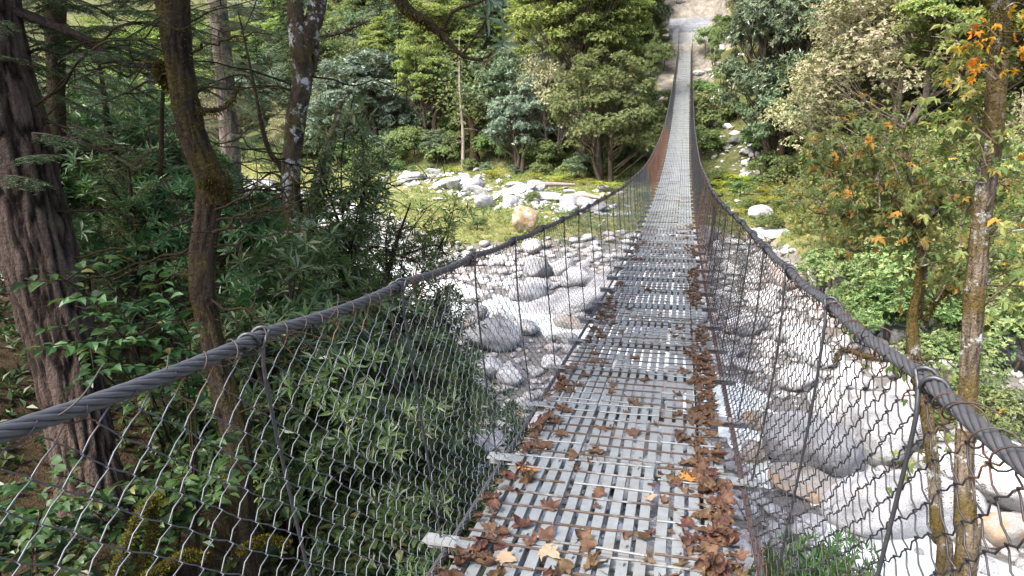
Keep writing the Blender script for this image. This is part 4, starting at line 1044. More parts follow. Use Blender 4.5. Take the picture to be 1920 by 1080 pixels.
# ---------------------------------------------------------------- the shaded near bank on the left
def near_tree(name, label, px, d, bark, sides=28, step=.05, furrow=0, gnarl=.12, seed=0, limbs=(), fz=0, fzmat='moss', fL=.035, crown=None, fscale=5.0):
    P, R = pxpath(px, d); g0 = P[-1].copy()
    gzz = gz(g0[0], g0[1])
    if P[-1][2] > gzz-.1: P = np.r_[P, [[g0[0]+.02, g0[1]-.02, gzz-.25]]]; R = np.r_[R, R[-1]*1.25]
    base = np.array([P[-1][0], P[-1][1], gzz])
    t = thing(name, label, 'tree', base); mb = MB()
    Q, QR, _ = trunk_mb(mb, P[::-1]-base, R[::-1], sides, step, furrow, gnarl, fscale, seed)
    fb = MB()
    if fz: fuzz(fb, Q, QR, fz, fL)
    for lp, ld, *lf in limbs:
        LP, LR = pxpath(lp, ld); LQ, LRR, _ = trunk_mb(mb, LP-base, LR, 10, .05, 0, .25, seed=seed+3)
        if fz: fuzz(fb, LQ, LRR, int(fz*.35*(lf[0] if lf else 1)), fL)
    mb.build('trunk', M[bark], t, True)
    if fz: tag(fb.build('moss', M[fzmat], t), kind='stuff')
    return t, base, Q
tA, bA, QA = near_tree('conifer_tree', 'massive ridge barked trunk leaning in from the left frame edge', [(-230, -900, 150), (-90, -350, 142), (-52, -80, 138), (-22, 100, 134), (14, 250, 136), (78, 500, 128), (128, 700, 112), (160, 860, 110), (188, 1010, 140)], 5.6, 'bark_ridge', 120, .016, .034, .05, 1, fscale=11,
    limbs=[([(0, 10, 22), (80, 40, 18), (160, 75, 15), (230, 118, 12), (300, 122, 7), (340, 112, 2)], 5.5), ([(60, 260, 16), (130, 262, 10), (190, 282, 6), (220, 300, 2)], 5.3)])
tB, bB, QB = near_tree('rhododendron_tree', 'dark crooked mossy trunk with a shaggy burl standing close behind the left netting', [(290, -520, 70), (318, -160, 68), (322, 0, 66), (333, 100, 56), (349, 200, 50), (366, 270, 48), (392, 335, 48), (389, 400, 44), (380, 480, 46), (380, 560, 46), (396, 640, 44), (421, 740, 45), (446, 850, 47), (452, 960, 52)], 5.0, 'bark_moss', 48, .02, .012, .26, 2, fz=3600, fL=.026, fscale=8,
    limbs=[([(390, 330, 40), (412, 345, 38), (414, 385, 20)], 4.95), ([(375, 206, 10), (410, 206, 9), (435, 190, 7), (450, 155, 4)], 4.9, .3), ([(352, 170, 14), (305, 150, 12), (298, 110, 10)], 5.05),
           ([(300, -520, 50), (500, -430, 40, 4.4), (660, -250, 34, 3.8), (745, -10, 24, 3.5), (800, 40, 18, 3.5), (836, 72, 12, 3.5), (866, 104, 7, 3.5), (905, 110, 5, 3.5), (942, 82, 3.5, 3.5)], 5.0, .25),
           ([(828, 65, 8), (848, 22, 7), (898, 4, 5), (915, -5, 3)], 3.5, .02), ([(868, 100, 5), (890, 70, 4), (912, 35, 3)], 3.5, .01), ([(790, 38, 10), (760, 15, 8), (740, -20, 6)], 3.45, .1)])
fb = MB()
for lst, n_ in (([(745, -10, 24), (800, 40, 18), (836, 72, 12)], 420), ([(828, 65, 8), (848, 22, 7)], 50), ([(840, 76, 11), (866, 104, 7)], 50)):
    P, R = pxpath(lst, 3.5); P, R = spline(P, R, .02); fuzz(fb, P-bB, R, n_, .04, .003)
tag(fb.build('moss', M['moss'], tB), kind='stuff')
ros = MB()
for px, py, n_ in ((942, 82, 10), (915, -4, 9), (912, 32, 6)):
    c_ = atd(px, py, 3.5)-bB; whorls(ros, c_[None], np.array([[.5, -.3, .15]]), n_, .115, .022, 72, 14, kind='long', droop=.35)
ros.build('crown', M['rhodo'], tB)
tC, bC, QC = near_tree('rhododendron_tree', 'forked trunk blotched with white lichen rising behind the left netting', [(548, -300, 26), (553, 0, 30), (561, 80, 40), (566, 150, 36), (556, 220, 36), (548, 300, 34), (545, 360, 34), (552, 440, 38), (562, 540, 52), (556, 640, 50), (550, 740, 56)], 7.0, 'bark_lichen', 24, .05, .004, .2, 5, fz=1200,
    limbs=[([(565, 110, 34), (580, 55, 36), (596, 0, 34), (620, -200, 28)], 7.0), ([(560, 520, 34), (580, 420, 30), (596, 350, 28), (612, 290, 26), (626, 250, 18), (640, 190, 10)], 6.9), ([(575, 160, 12), (590, 110, 14), (592, 50, 12), (590, -80, 10)], 7.05), ([(600, 70, 9), (640, 60, 7), (690, 40, 4)], 6.8)])
tD, bD, QD = near_tree('conifer_tree', 'straight grey barked conifer trunk farther back between the crooked mossy trunk and the forked one', [(392, -420, 30), (402, -100, 33), (409, 10, 34), (420, 130, 35), (428, 230, 35), (438, 360, 34), (444, 420, 36)], 16, 'bark_grey', 28, .1, .012, .08, 7, fscale=7)
tE, bE, QE = near_tree('conifer_tree', 'slender mossy trunk just right of the massive ridge barked one', [(92, -420, 40), (100, -60, 38), (104, 100, 36), (107, 240, 32), (112, 380, 30), (118, 560, 32), (122, 700, 34)], 8.0, 'bark_moss', 18, .06, .006, .15, 8, fz=1500)
for lb, pl, d in (('thin mossy leaning stem between the grey trunk and the forked lichen trunk', [(446, 20, 2), (462, 90, 4), (484, 200, 7), (494, 250, 9), (508, 290, 10), (528, 318, 10), (560, 420, 11)], 9.0), ('dark twisted stem in the undergrowth left of the crooked mossy trunk', [(168, 60, 2), (188, 130, 7), (206, 260, 14), (218, 330, 20), (212, 400, 22), (222, 480, 22), (240, 560, 24)], 8.5), ('slim dark stem right of the dark twisted stem', [(318, 20, 2), (310, 110, 6), (304, 210, 8), (302, 290, 9), (300, 400, 10), (300, 520, 10)], 7.5), ('crooked dark sapling under the forked lichen trunk', [(770, 380, 2), (745, 450, 7), (712, 560, 14), (690, 620, 16), (668, 700, 18), (655, 780, 18)], 7.5)):
    near_tree('understory_tree', lb, pl, d, 'bark_moss', 12, .06, 0, .25, 11, fz=500)

# needle sprays: crown of the massive conifer, the slender one and the young conifers
def needle_crown(t, base, specs, name='crown', mat='conifer'):
    tw, nd = MB(), MB()
    for (x0, y0, d0), (x1, y1, d1), wid, dr_ in specs:
        A, B_ = atd(x0, y0, d0), atd(x1, y1, d1); mid = (A+B_)/2+np.array([0, 0, dr_*np.linalg.norm(B_-A)])
        spray(tw, nd, bez(A, mid, B_, 8)-base, wid)
    tw.build('twigs', M['bark_far'], t, True); nd.build(name, M[mat], t)
sp_ = []
for _ in range(120):
    x0 = RNG.uniform(-40, 330); y0 = RNG.uniform(-160, 190); d0 = RNG.uniform(5.2, 7.5); ln = RNG.uniform(60, 170)
    sp_.append(((x0, y0, d0), (x0+ln*RNG.choice([-.6, 1, 1]), y0+RNG.uniform(-10, 60), d0+RNG.uniform(-.5, .5)), RNG.uniform(.14, .26), .12))
for x0, y0, x1, y1 in ((30, 300, 110, 292), (10, 330, 80, 345), (60, 250, 150, 270), (130, 240, 230, 262), (130, 160, 240, 205), (180, 140, 300, 190), (160, 255, 260, 230), (220, 110, 330, 160)):
    sp_.append(((x0, y0, 5.3), (x1, y1, 5.1), .2, .1))
needle_crown(tA, bA, sp_)
sp_ = []
for _ in range(46):
    x0 = 118+RNG.normal()*40; y0 = RNG.uniform(-200, 330); d0 = RNG.uniform(7.6, 9); s = RNG.choice([-1, 1])
    sp_.append(((x0, y0, d0), (x0+s*RNG.uniform(50, 150), y0+RNG.uniform(0, 55), d0+RNG.uniform(-.6, .6)), RNG.uniform(.16, .3), .1))
needle_crown(tE, bE, sp_)
sp_ = []
for _ in range(70):
    y0 = RNG.uniform(-250, 330); s = RNG.choice([-1, 1, 1]); d0 = RNG.uniform(13, 16)
    sp_.append(((415+RNG.normal()*10, y0, d0), (415+s*RNG.uniform(50, 130), y0+RNG.uniform(5, 50), d0+RNG.uniform(-1, 1)), RNG.uniform(.25, .45), .1))
needle_crown(tD, bD, sp_)
def young_conifer(lb, top, foot, d, n, reach, wid=.24, skew=0.0):
    P, R = pxpath([(*top, 4), ((top[0]+foot[0])/2+8, (top[1]+foot[1])/2, 12), (*foot, 18)], d)
    base = np.array([P[-1][0], P[-1][1], gz(P[-1][0], P[-1][1])]); P = np.r_[P, [base-[0, 0, .2]]]; R = np.r_[R, R[-1]]
    t = thing('young_conifer', lb, 'tree', base); mb = MB(); trunk_mb(mb, P[::-1]-base, R[::-1], 10, .08, 0, .15); mb.build('trunk', M['bark_moss'], t, True)
    sp_ = []
    for _ in range(n):
        f = RNG.random(); x0 = top[0]+(foot[0]-top[0])*f; y0 = top[1]+(foot[1]-top[1])*f
        s = RNG.choice([-1, 1], p=[.5-skew/2, .5+skew/2]); r_ = reach*(.3+.7*f)*(.5+.6*RNG.random()); dd = RNG.uniform(-1, 1)
        x0 += RNG.normal()*14; sp_.append(((x0, y0, d+.3*dd), (x0+s*r_, y0+RNG.uniform(-70, 20)-.45*r_, d+dd), wid*(.4+.7*RNG.random()), -.05))
    needle_crown(t, base, sp_, 'crown', 'feather'); return t
young_conifer('feathery conifer sapling at the foot of the forked lichen trunk', (640, 430), (640, 720), 7.4, 34, 95, .22)
young_conifer('sparse dark conifer sapling between the massive trunk and the crooked one', (240, 300), (250, 640), 7.4, 34, 110, .22)

# bare lower twigs, some hung with moss
def dead_twigs(t, base, starts, n, ln0, d_=(5.2, 6.5)):
    mb, fb = MB(), MB()
    for _ in range(n):
        x0, y0, d0 = starts[RNG.integers(len(starts))]; y0 += RNG.uniform(-60, 60); s = RNG.choice([-1, 1])
        A = atd(x0, y0, d0); ln = ln0*RNG.uniform(.4, 1.2); e = A+(CR*s+np.array([0, 0, RNG.uniform(-.5, .35)])+CF*RNG.uniform(-.5, .5))*ln
        P = bez(A, (A+e)/2+np.array([0, 0, RNG.uniform(-.05, .25)*ln]), e, 12); P[1:] += RNG.normal(size=(11, 3))*.018*ln
        P, R = spline(P, np.linspace(.011, .003, 12), .05); tube(mb, P-base, R, 5, .5)
        if RNG.random() < .5: fuzz(fb, P-base, R, int(90*ln)+10, .03, .004)
        for q in range(5):
            i = RNG.integers(2, len(P)); l2 = ln*RNG.uniform(.1, .35); e2 = P[i]+unit(RNG.normal(size=3))*l2
            B_ = bez(P[i], (P[i]+e2)/2+RNG.normal(size=3)*.06*l2, e2, 6); tube(mb, B_-base, np.linspace(.005, .002, 6), 4, .5)
    mb.build('dead_twigs', M['bark_moss'], t, True); tag(fb.build('twig_moss', M['moss'], t), kind='stuff')
dead_twigs(tA, bA, [(60, 200, 5.6), (90, 380, 5.5), (120, 520, 5.5), (40, 90, 5.6)], 22, 1.3)
dead_twigs(tE, bE, [(104, 80, 8), (107, 200, 8), (110, 330, 8), (116, 460, 8)], 34, 1.8)
dead_twigs(tC, bC, [(556, 200, 7), (550, 330, 7), (556, 460, 7), (590, 380, 6.9), (555, 600, 7)], 34, 1.3)
dead_twigs(tB, bB, [(345, 150, 5), (384, 420, 5), (385, 560, 5), (420, 720, 5)], 20, .9)
dead_twigs(tD, bD, [(410, 40, 16), (425, 180, 16), (435, 320, 16)], 24, 2.6)

# high crowns above the frame: they shade the near bank
def high_crown(t, base, cen, rad, n, mat, L, W, k=6, name='upper_crown'):
    cm = MB(); c_ = RNG.normal(size=(int(n/14), 3)); c_ = unit(c_)*(.3+.7*RNG.random((len(c_), 1))**.5)*np.array(rad)+np.array(cen)
    pos = np.repeat(c_, 14, 0)+RNG.normal(size=(len(c_)*14, 3))*.32
    v = (pos-EYE)@CF; e = np.degrees(np.arctan2(pos[:, 2], np.hypot(pos[:, 0]-EYE[0], pos[:, 1]))); pos = pos[(e > 15) | (v < .3)]
    whorls(cm, pos-base, np.array([[0, 0, .8]])+RNG.normal(size=(len(pos), 3))*.5, k, L, W, 70); cm.build(name, M[mat], t)
high_crown(tA, bA, (-6.0, 2.5, 7.5), (4.2, 4.5, 3.6), 1500, 'conifer', .30, .07, 7)
high_crown(tB, bB, (-2.6, 2.2, 4.6), (2.8, 3.4, 1.7), 900, 'rhodo', .17, .05, 7)
high_crown(tC, bC, (-3.6, 6.5, 5.0), (2.4, 2.3, 1.6), 600, 'rhodo', .17, .05, 7)
high_crown(tE, bE, (-7.5, 7.5, 8.0), (3.0, 3.0, 3.5), 900, 'conifer', .30, .07, 7)
high_crown(tD, bD, (-9.2, 13, 9.0), (3.2, 3.2, 4.0), 700, 'conifer', .32, .08, 7)

# broad ovate leaves in the near undergrowth
def gat(px, py, d, dx=0, dy=0):
    q = atd(px, py, d); return np.array([q[0], q[1], gz(q[0], q[1])])
SHR = [(40, 1040, 4.4, .7, 'broad leaved shrub at the foot of the massive trunk'), (300, 1010, 5.0, 1.15, 'broad leaved shrub behind the first netting bay on the left'), (330, 820, 6.0, 2.0, 'tall broad leaved shrub between the massive trunk and the crooked mossy one'), (590, 1000, 5.0, 1.3, 'broad leaved shrub just right of the crooked mossy trunk foot'), (530, 860, 5.8, 1.6, 'broad leaved shrub right behind the crooked mossy trunk'), (690, 1040, 4.8, 1.1, 'low broad leaved shrub by the lower left corner of the deck'), (-40, 960, 4.4, 1.1, 'broad leaved shrub at the lower left frame corner')]
for px, py, d, h, lb in SHR:
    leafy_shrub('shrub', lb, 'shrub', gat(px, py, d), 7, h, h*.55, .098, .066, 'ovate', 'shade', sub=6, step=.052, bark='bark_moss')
# leafy branch crossing the massive trunk
st_, lf_ = MB(), MB()
b0 = gat(330, 800, 4.6)
t = thing('sapling', 'sapling with pale green drooping leaves across the massive trunk', 'sapling', b0)
for L_ in ([(360, 700), (300, 600), (200, 560), (130, 560)], [(340, 690), (260, 640), (170, 640), (85, 650)], [(350, 720), (290, 690), (200, 690), (150, 720)], [(360, 690), (340, 600), (300, 540), (290, 510)], [(350, 700), (300, 660), (230, 600), (160, 590)]):
    P = [b0*0]+[atd(x, y, 4.5-.2*i)-b0 for i, (x, y) in enumerate(L_)]
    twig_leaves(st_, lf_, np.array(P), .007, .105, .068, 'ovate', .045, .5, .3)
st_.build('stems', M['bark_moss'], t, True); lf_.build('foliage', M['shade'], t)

# narrow leaved rhododendrons of the near bank
NR = {}
for k in range(4):
    NR[k] = tree_meshes(300+k, 2.4, .035, 4, .15, 2.4, 1.05, 46, .3, 22, 8, .115, .026, 66, 'rhodo_near', 'bark_far', .25, kind='kite', name='rhododendron', up=.45, hollow=.35, droop=.25)
RB = [(610, 930, 6.4, 1.15, 'dark narrow leaved rhododendron under the forked lichen trunk'), (700, 900, 6.6, 1.05, 'dark narrow leaved rhododendron behind the middle of the left netting'), (760, 980, 6.2, .85, 'dark rhododendron close to the cobbles left of the deck'), (810, 830, 8.6, 1.0, 'dark rhododendron at the edge of the cobbles below the slender green tree'), (660, 740, 8.2, .95, 'rhododendron with pale undersides behind the slender green tree'), (560, 640, 9.0, .8, 'rhododendron right behind the forked lichen trunk'), (480, 580, 9.5, .85, 'dark rhododendron between the crooked mossy trunk and the forked one'), (200, 560, 9.5, 1.05, 'dark rhododendron behind the slender mossy trunk'), (310, 560, 9.0, 1.1, 'dark rhododendron left of the crooked mossy trunk'), (20, 640, 7.5, .9, 'bright leaved rhododendron at the left frame edge behind the massive trunk'), (400, 650, 7.8, .95, 'dark rhododendron in the gap right of the crooked mossy trunk'), (260, 440, 14, .85, 'rhododendron on the near bank in front of the pale river at the left'), (370, 430, 15, .9, 'rhododendron on the near bank left of the straight grey trunk'), (520, 450, 14, .8, 'rhododendron on the near bank right of the straight grey trunk'), (620, 480, 13, .9, 'rhododendron on the near bank behind the forked lichen trunk'), (130, 440, 14, 1.0, 'rhododendron beyond the slender mossy trunk'), (790, 1050, 5.2, .6, 'small rhododendron by the deck edge at the lower left'), (720, 600, 11, .8, 'rhododendron at the river edge behind the slender green tree'), (60, 520, 10, 1.2, 'rhododendron in shade beyond the massive trunk')]
for i, (px, py, d, s, lb) in enumerate(RB):
    b = gat(px, py, d); put_tree('rhododendron_bush', lb, 'shrub', b-[0, 0, .1], NR[i % 4], s, RNG.random()*6)
for px, py, d, h, lb in ((730, 760, 7.2, 2.1, 'light green leafy shrub at the bank edge in front of the slender green tree'), (790, 700, 9.0, 1.9, 'light green shrub leaning over the cobbles right of the slender green tree'), (660, 640, 8.4, 2.3, 'light green shrub between the forked lichen trunk and the slender green tree')):
    leafy_shrub('shrub', lb, 'shrub', gat(px, py, d), 9, h, h*.5, .085, .038, 'kite', 'green', sub=8, step=.045, bark='bark_moss')
# leafy rhododendron climbing beside the forked trunk
def willowy(lb, base_px, base_d, skel, d, mat, n=46, L=.105, W=.022):
    b = gat(*base_px, base_d); st_, lf_ = MB(), MB(); t = thing('slender_tree', lb, 'tree', b)
    for q_, L_ in enumerate(skel):
        P = [b*0] if q_ == 0 else []
        P = np.array(P+[atd(x+RNG.normal()*6, y, d-.15*i)-b for i, (x, y) in enumerate(L_)])
        Q, _r = spline(P, np.ones(len(P)), .05); tube(st_, Q, np.linspace(.016, .005, len(Q)), 6, .5)
        for k in range(n):
            i = RNG.integers(int(len(Q)*.2), len(Q)); e = Q[i]+unit(RNG.normal(size=3)+np.array([0, 0, -.1]))*RNG.uniform(.12, .38)
            tube(st_, np.array([Q[i], (Q[i]+e)/2+np.array([0, 0, .04]), e]), .0025, 3, .5)
            whorls(lf_, np.array([e, (e+Q[i])/2]), np.array([e-Q[i], e-Q[i]])+np.array([0, 0, -.05]), 6, L, W, 62, 18, kind='kite', droop=.3)
    st_.build('trunk', M['bark_moss'], t, True); lf_.build('crown', M[mat], t)
willowy('slender tree with willow like leaves right of the forked lichen trunk', (660, 700), 7.0, ([(655, 600), (650, 450), (640, 300), (650, 180)], [(655, 560), (670, 420), (690, 320)], [(650, 480), (620, 380), (600, 300)], [(650, 400), (675, 300), (670, 220)], [(650, 520), (610, 460), (580, 430)], [(655, 620), (700, 560), (730, 520)]), 6.9, 'rhodo_near')
willowy('slender green tree whose branches reach over the left handrail cable', (740, 740), 8.0, ([(735, 650), (745, 540), (770, 450), (800, 390)], [(740, 600), (790, 510), (835, 440), (850, 395)], [(740, 560), (725, 470), (735, 400)], [(745, 530), (700, 460), (690, 400)], [(738, 640), (800, 580), (850, 540)], [(738, 620), (690, 560), (660, 520)], [(760, 480), (810, 460), (830, 480)]), 7.8, 'feather', 52, .085, .017)
willowy('feathery young tree at the cobble edge behind the left netting', (775, 860), 8.4, ([(775, 780), (785, 680), (800, 600), (815, 540)], [(780, 720), (830, 660), (855, 610)], [(778, 700), (740, 630), (720, 580)], [(775, 770), (835, 740), (865, 700)], [(785, 660), (840, 600), (850, 560)]), 8.2, 'rhodo_near', 50, .095, .02)
# bright mossy dead branches lying in the undergrowth
for lb, L_, d in (('yellow green mossy dead branch leaning up behind the left netting', [(212, 1090, 17), (238, 1020, 16), (262, 965, 14), (288, 937, 11), (297, 948, 7)], 3.7), ('second mossy branch hooked against the first', [(256, 1090, 13), (278, 1030, 15), (288, 975, 14), (280, 940, 12)], 3.75), ('low mossy branch lying at the bottom behind the left netting', [(270, 1085, 14), (318, 1058, 15), (352, 1042, 13), (385, 1046, 8)], 3.7), ('thin mossy branch right of the crooked trunk foot', [(455, 1030, 10), (500, 1012, 11), (545, 1022, 8)], 4.2)):
    P, R = pxpath(L_, d); b = P[0].copy(); t = thing('mossy_branch', lb, 'branch', b); mb, fb = MB(), MB()
    Q, QR, _ = trunk_mb(mb, P-b, R, 10, .03, 0, .35, seed=2); fuzz(fb, Q, QR, 1500, .016, .006, up=True); mb.build('wood', M['bark_moss'], t, True); tag(fb.build('moss', M['moss_bright'], t), kind='stuff')
# leaf litter and little herbs of the near bank
gl = MB(); n = 26000; x = RNG.uniform(-14, 5, n); y = RNG.uniform(.5, 20, n); a, b_, _s = zones(x, y); ok = a > .6; x, y = x[ok], y[ok]; z = ground(x, y)
whorls(gl, np.stack([x, y, z+.01], -1), np.array([[0, 0, 1.0]])+RNG.normal(size=(len(x), 3))*.25, 3, .085, .04, 62, 20)
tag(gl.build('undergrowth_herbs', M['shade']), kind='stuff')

# ---------------------------------------------------------------- right bank
tF, bF, QF = near_tree('maple_tree', 'tall lichen spotted mossy trunk near the right frame edge', [(1905, -420, 30), (1890, -120, 33), (1879, 0, 35), (1871, 100, 34), (1866, 200, 33), (1857, 300, 34), (1842, 400, 36), (1833, 500, 33), (1826, 560, 36), (1816, 700, 34), (1807, 850, 34), (1811, 980, 42), (1808, 1090, 40)], 5.0, 'bark_tan', 40, .03, .006, .22, 21, fz=2600, fL=.016, fscale=8)
fb = MB(); P, R = pxpath([(1890, -60, 40), (1878, 10, 42), (1872, 60, 40), (1868, 95, 36)], 5.0); P, R = spline(P, R, .02); fuzz(fb, P-bF, R, 1500, .03); tag(fb.build('moss', M['moss'], tF), kind='stuff')
tG, bG, QG = near_tree('maple_tree', 'thin maple with a bright mossy stem beneath the right handrail cable', [(1722, 430, 12), (1727, 470, 15), (1722, 540, 15), (1712, 590, 20), (1712, 650, 26), (1724, 720, 24), (1738, 780, 24), (1750, 900, 23), (1757, 1000, 25), (1768, 1090, 26)], 5.6, 'bark_tan', 22, .03, .004, .34, 23, fz=2200, fL=.018,
    limbs=[([(1722, 440, 11), (1700, 405, 9), (1672, 370, 7), (1640, 340, 5), (1612, 312, 4), (1590, 290, 3)], 5.6), ([(1724, 435, 9), (1745, 405, 7), (1770, 385, 5), (1810, 365, 4)], 5.6), ([(1722, 600, 14), (1727, 540, 12), (1735, 480, 11), (1724, 400, 8), (1700, 300, 6), (1690, 220, 4)], 5.8), ([(1735, 600, 9), (1755, 565, 8), (1780, 545, 6), (1800, 560, 5)], 5.7),
           ([(1712, 672, 14), (1670, 672, 12), (1620, 668, 11), (1585, 655, 9), (1562, 680, 6)], 5.5), ([(1690, 400, 6), (1650, 395, 4), (1600, 400, 3), (1560, 410, 2)], 5.5)])
def maple_spray(t, base, twigs, nl, L, mat, name='leaves', spread=.16, tint=None):
    st_, lf_ = MB(), MB()
    for pts, d in twigs:
        P = np.array([atd(x, y, d+.12*i) for i, (x, y) in enumerate(pts)])-base
        Q, _ = spline(P, np.ones(len(P)), .04); tube(st_, Q, np.linspace(.006, .0018, len(Q)), 5, .5)
        for k in range(nl):
            i = RNG.integers(int(len(Q)*.25), len(Q)); o = Q[i]; e = o+unit(RNG.normal(size=3)+np.array([0, 0, -.2]))*RNG.uniform(.04, spread)
            tube(st_, np.array([o, e]), .0011, 3, .5)
            d_ = (e-o)+RNG.normal(size=3)*.05+np.array([0, 0, -.06]); nn = np.array([0, -.25, 1.0])+RNG.normal(size=3)*.35
            leaves(lf_, e[None], d_[None], nn[None], L*RNG.uniform(.6, 1.15), L*RNG.uniform(.7, 1.1), .12, .15, kind='maple', tint=tint)
    st_.build('twigs', M['bark_tan'], t, True); lf_.build(name, M[mat], t)
tw = []
for x0, y0 in ((1700, 405), (1672, 370), (1640, 340), (1745, 405), (1770, 385), (1724, 420), (1700, 300), (1695, 240), (1755, 565), (1780, 548), (1650, 395), (1610, 400), (1600, 300), (1690, 340), (1725, 500), (1735, 470), (1590, 290), (1612, 312), (1560, 410), (1530, 400), (1560, 330), (1640, 440), (1600, 470), (1810, 400)):
    for _ in range(4):
        a = RNG.uniform(-2.8, .3); l = RNG.uniform(50, 120); tw.append(([(x0, y0), (x0+math.cos(a)*l*.5, y0+math.sin(a)*l*.5-8), (x0+math.cos(a)*l, y0+math.sin(a)*l*.8+6)], 5.6+RNG.uniform(-.5, .8)))
maple_spray(tG, bG, tw, 12, .078, 'maple')
tw = []
for _ in range(22):
    x0, y0 = RNG.uniform(1690, 1800), RNG.uniform(640, 860); a = RNG.uniform(-.5, 3.6); l = RNG.uniform(40, 110)
    tw.append(([(x0, y0), (x0+math.cos(a)*l*.5, y0+math.sin(a)*l*.4), (x0+math.cos(a)*l, y0+math.sin(a)*l*.5+15)], 5.6+RNG.uniform(-.2, .6)))
maple_spray(tG, bG, tw, 4, .07, 'maple')
tw = []
for _ in range(26):
    x0, y0 = (RNG.uniform(1840, 1900), RNG.uniform(250, 560)); a = RNG.uniform(-.7, .9)+(math.pi if RNG.random() < .5 else 0); l = RNG.uniform(60, 140)
    tw.append(([(1850, y0+20), (x0+math.cos(a)*l*.4, y0+math.sin(a)*l*.4-10), (x0+math.cos(a)*l, y0+math.sin(a)*l*.6+10)], 5.0+RNG.uniform(-.3, .9)))
maple_spray(tF, bF, tw, 6, .08, 'maple')
tw = [([(1885, 160), (1840, 110), (1790, 75), (1745, 68)], 4.6), ([(1875, 130), (1830, 60), (1810, 50)], 4.6), ([(1868, 150), (1830, 120), (1805, 125)], 4.6), ([(1880, 60), (1900, 60), (1940, 58)], 4.5), ([(1885, 100), (1905, 95), (1950, 92)], 4.5), ([(1880, 110), (1900, 110), (1935, 120)], 4.5), ([(1870, 70), (1850, 50), (1830, 45)], 4.5), ([(1880, 20), (1905, 5), (1940, 20)], 4.6)]
maple_spray(tF, bF, tw, 5, .062, 'orange', 'orange_leaves', .09)
tw = [([(322+60, -30), (350, -5), (340, 5)], 5)]
tw = []
for x0, y0 in ((1780, 120), (1760, 160), (1820, 230), (1790, 200), (1750, 230), (1830, 90), (1780, 60), (1740, 110)):
    for _ in range(3): tw.append(([(1870, y0+40), ((1870+x0)/2, y0), (x0+RNG.normal()*25, y0+RNG.normal()*18)], 4.8+RNG.uniform(0, .8)))
maple_spray(tF, bF, tw, 7, .085, 'broad', 'yellow_leaves')
# maple saplings and bushes between the bank and the river on the right
for lb, px, py, toppy, kd in (('maple sapling with green and rusty leaves behind the thin maple', 1650, 560, 270, 0), ('slim dark stemmed sapling left of the thin maple', 1580, 500, 300, 1), ('slim sapling with yellowing leaves in the thicket right of the netting', 1622, 505, 300, 2), ('leafy maple sapling right of the thin maple', 1775, 640, 330, 0), ('maple sapling at the right frame edge behind the tall mossy trunk', 1895, 620, 280, 1), ('maple sapling by the flat pinkish boulder', 1535, 470, 330, 2), ('spreading maple sapling on the terrace behind the thin maple', 1700, 500, 260, 0), ('tall sapling on the terrace right of the pale grey green tree', 1760, 520, 210, 1), ('yellowing sapling between the flat white boulder and the thicket', 1500, 440, 345, 2), ('maple sapling behind the tall mossy trunk foot', 1840, 560, 300, 2)):
    b = onground(px, py); top = aty(px, toppy, b[1])[2]-b[2]
    t = thing('maple_sapling', lb, 'tree', b); mb, tw_, lf_ = MB(), MB(), MB()
    P, R, _ = trunk_mb(mb, [(0, 0, -.2), (.1, 0, top*.4), (-.05, .1, top*.75), (.05, 0, top)], [.055, .045, .03, .01], 8, .12, 0, .25, seed=kd)
    for k in range(46):
        i = RNG.integers(int(len(P)*.25), len(P)); a = RNG.random()*6.28; l = RNG.uniform(.5, 1.7)
        e = P[i]+np.array([math.cos(a)*l, math.sin(a)*l, RNG.uniform(-.1, .6)*l]); B_ = bez(P[i], (P[i]+e)/2+np.array([0, 0, .15*l]), e, 6); tube(tw_, B_, np.linspace(.012, .003, 6), 4, .5)
        n = 19; j = RNG.integers(2, 6, n); pos = B_[j]+RNG.normal(size=(n, 3))*.17
        leaves(lf_, pos, RNG.normal(size=(n, 3))+np.array([0, 0, -.3]), np.array([[0, -.2, 1.0]])+RNG.normal(size=(n, 3))*.4, .115*(.6+.7*RNG.random(n)), .105*(.7+.5*RNG.random(n)), .12, .15, kind='maple')
    mb.build('trunk', M['bark_tan'], t, True); tw_.build('twigs', M['bark_tan'], t); lf_.build('crown', M['maple'], t)
RBU = [(1880, 800, 15, 1.1, 'bush_olive', 'olive bush below the dark crag at the right frame edge'), (1800, 760, 15.5, 1.0, 'bush', 'bright green bush left of the dark crag'), (1905, 590, 19, 1.8, 'bush_olive', 'olive bush above the dark crag at the right frame edge'), (1780, 640, 17, 1.3, 'bush_olive', 'olive bush between the thin maple and the tall mossy trunk'), (1680, 600, 19, 1.8, 'bush', 'bright green bush behind the maple thicket'), (1620, 570, 20, 1.6, 'bush', 'green bush at the river edge right of the netting'), (1560, 500, 24, 1.5, 'bush_olive', 'olive bush right of the flat pinkish boulder'), (1840, 600, 20, 1.8, 'bush_olive', 'olive bush behind the tall mossy trunk'), (1710, 520, 22, 2.2, 'bush_olive', 'olive bush in the thicket above the thin maple fork')]
for px, py, d, h, kd, lb in RBU:
    b = gat(px, py, d); far('bush', lb, 'bush', kd, 0, 0, h, y=b[1], x=b[0])
for px, py, d, s, lb in ((1530, 1050, 5.2, .62, 'dark narrow leaved rhododendron at the bottom right behind the netting'), (1600, 1090, 5.0, .5, 'small dark rhododendron beside the bottom right one'), (1460, 1100, 4.9, .45, 'low dark rhododendron tight against the right deck edge')):
    b = gat(px, py, d); q = atd(px, py, d); hgt = max(.5, q[2]-b[2]+.35)
    put_tree('rhododendron_bush', lb, 'shrub', b-[0, 0, .1], NR[1], (s*.75, s*.75, hgt/2.4), RNG.random()*6)

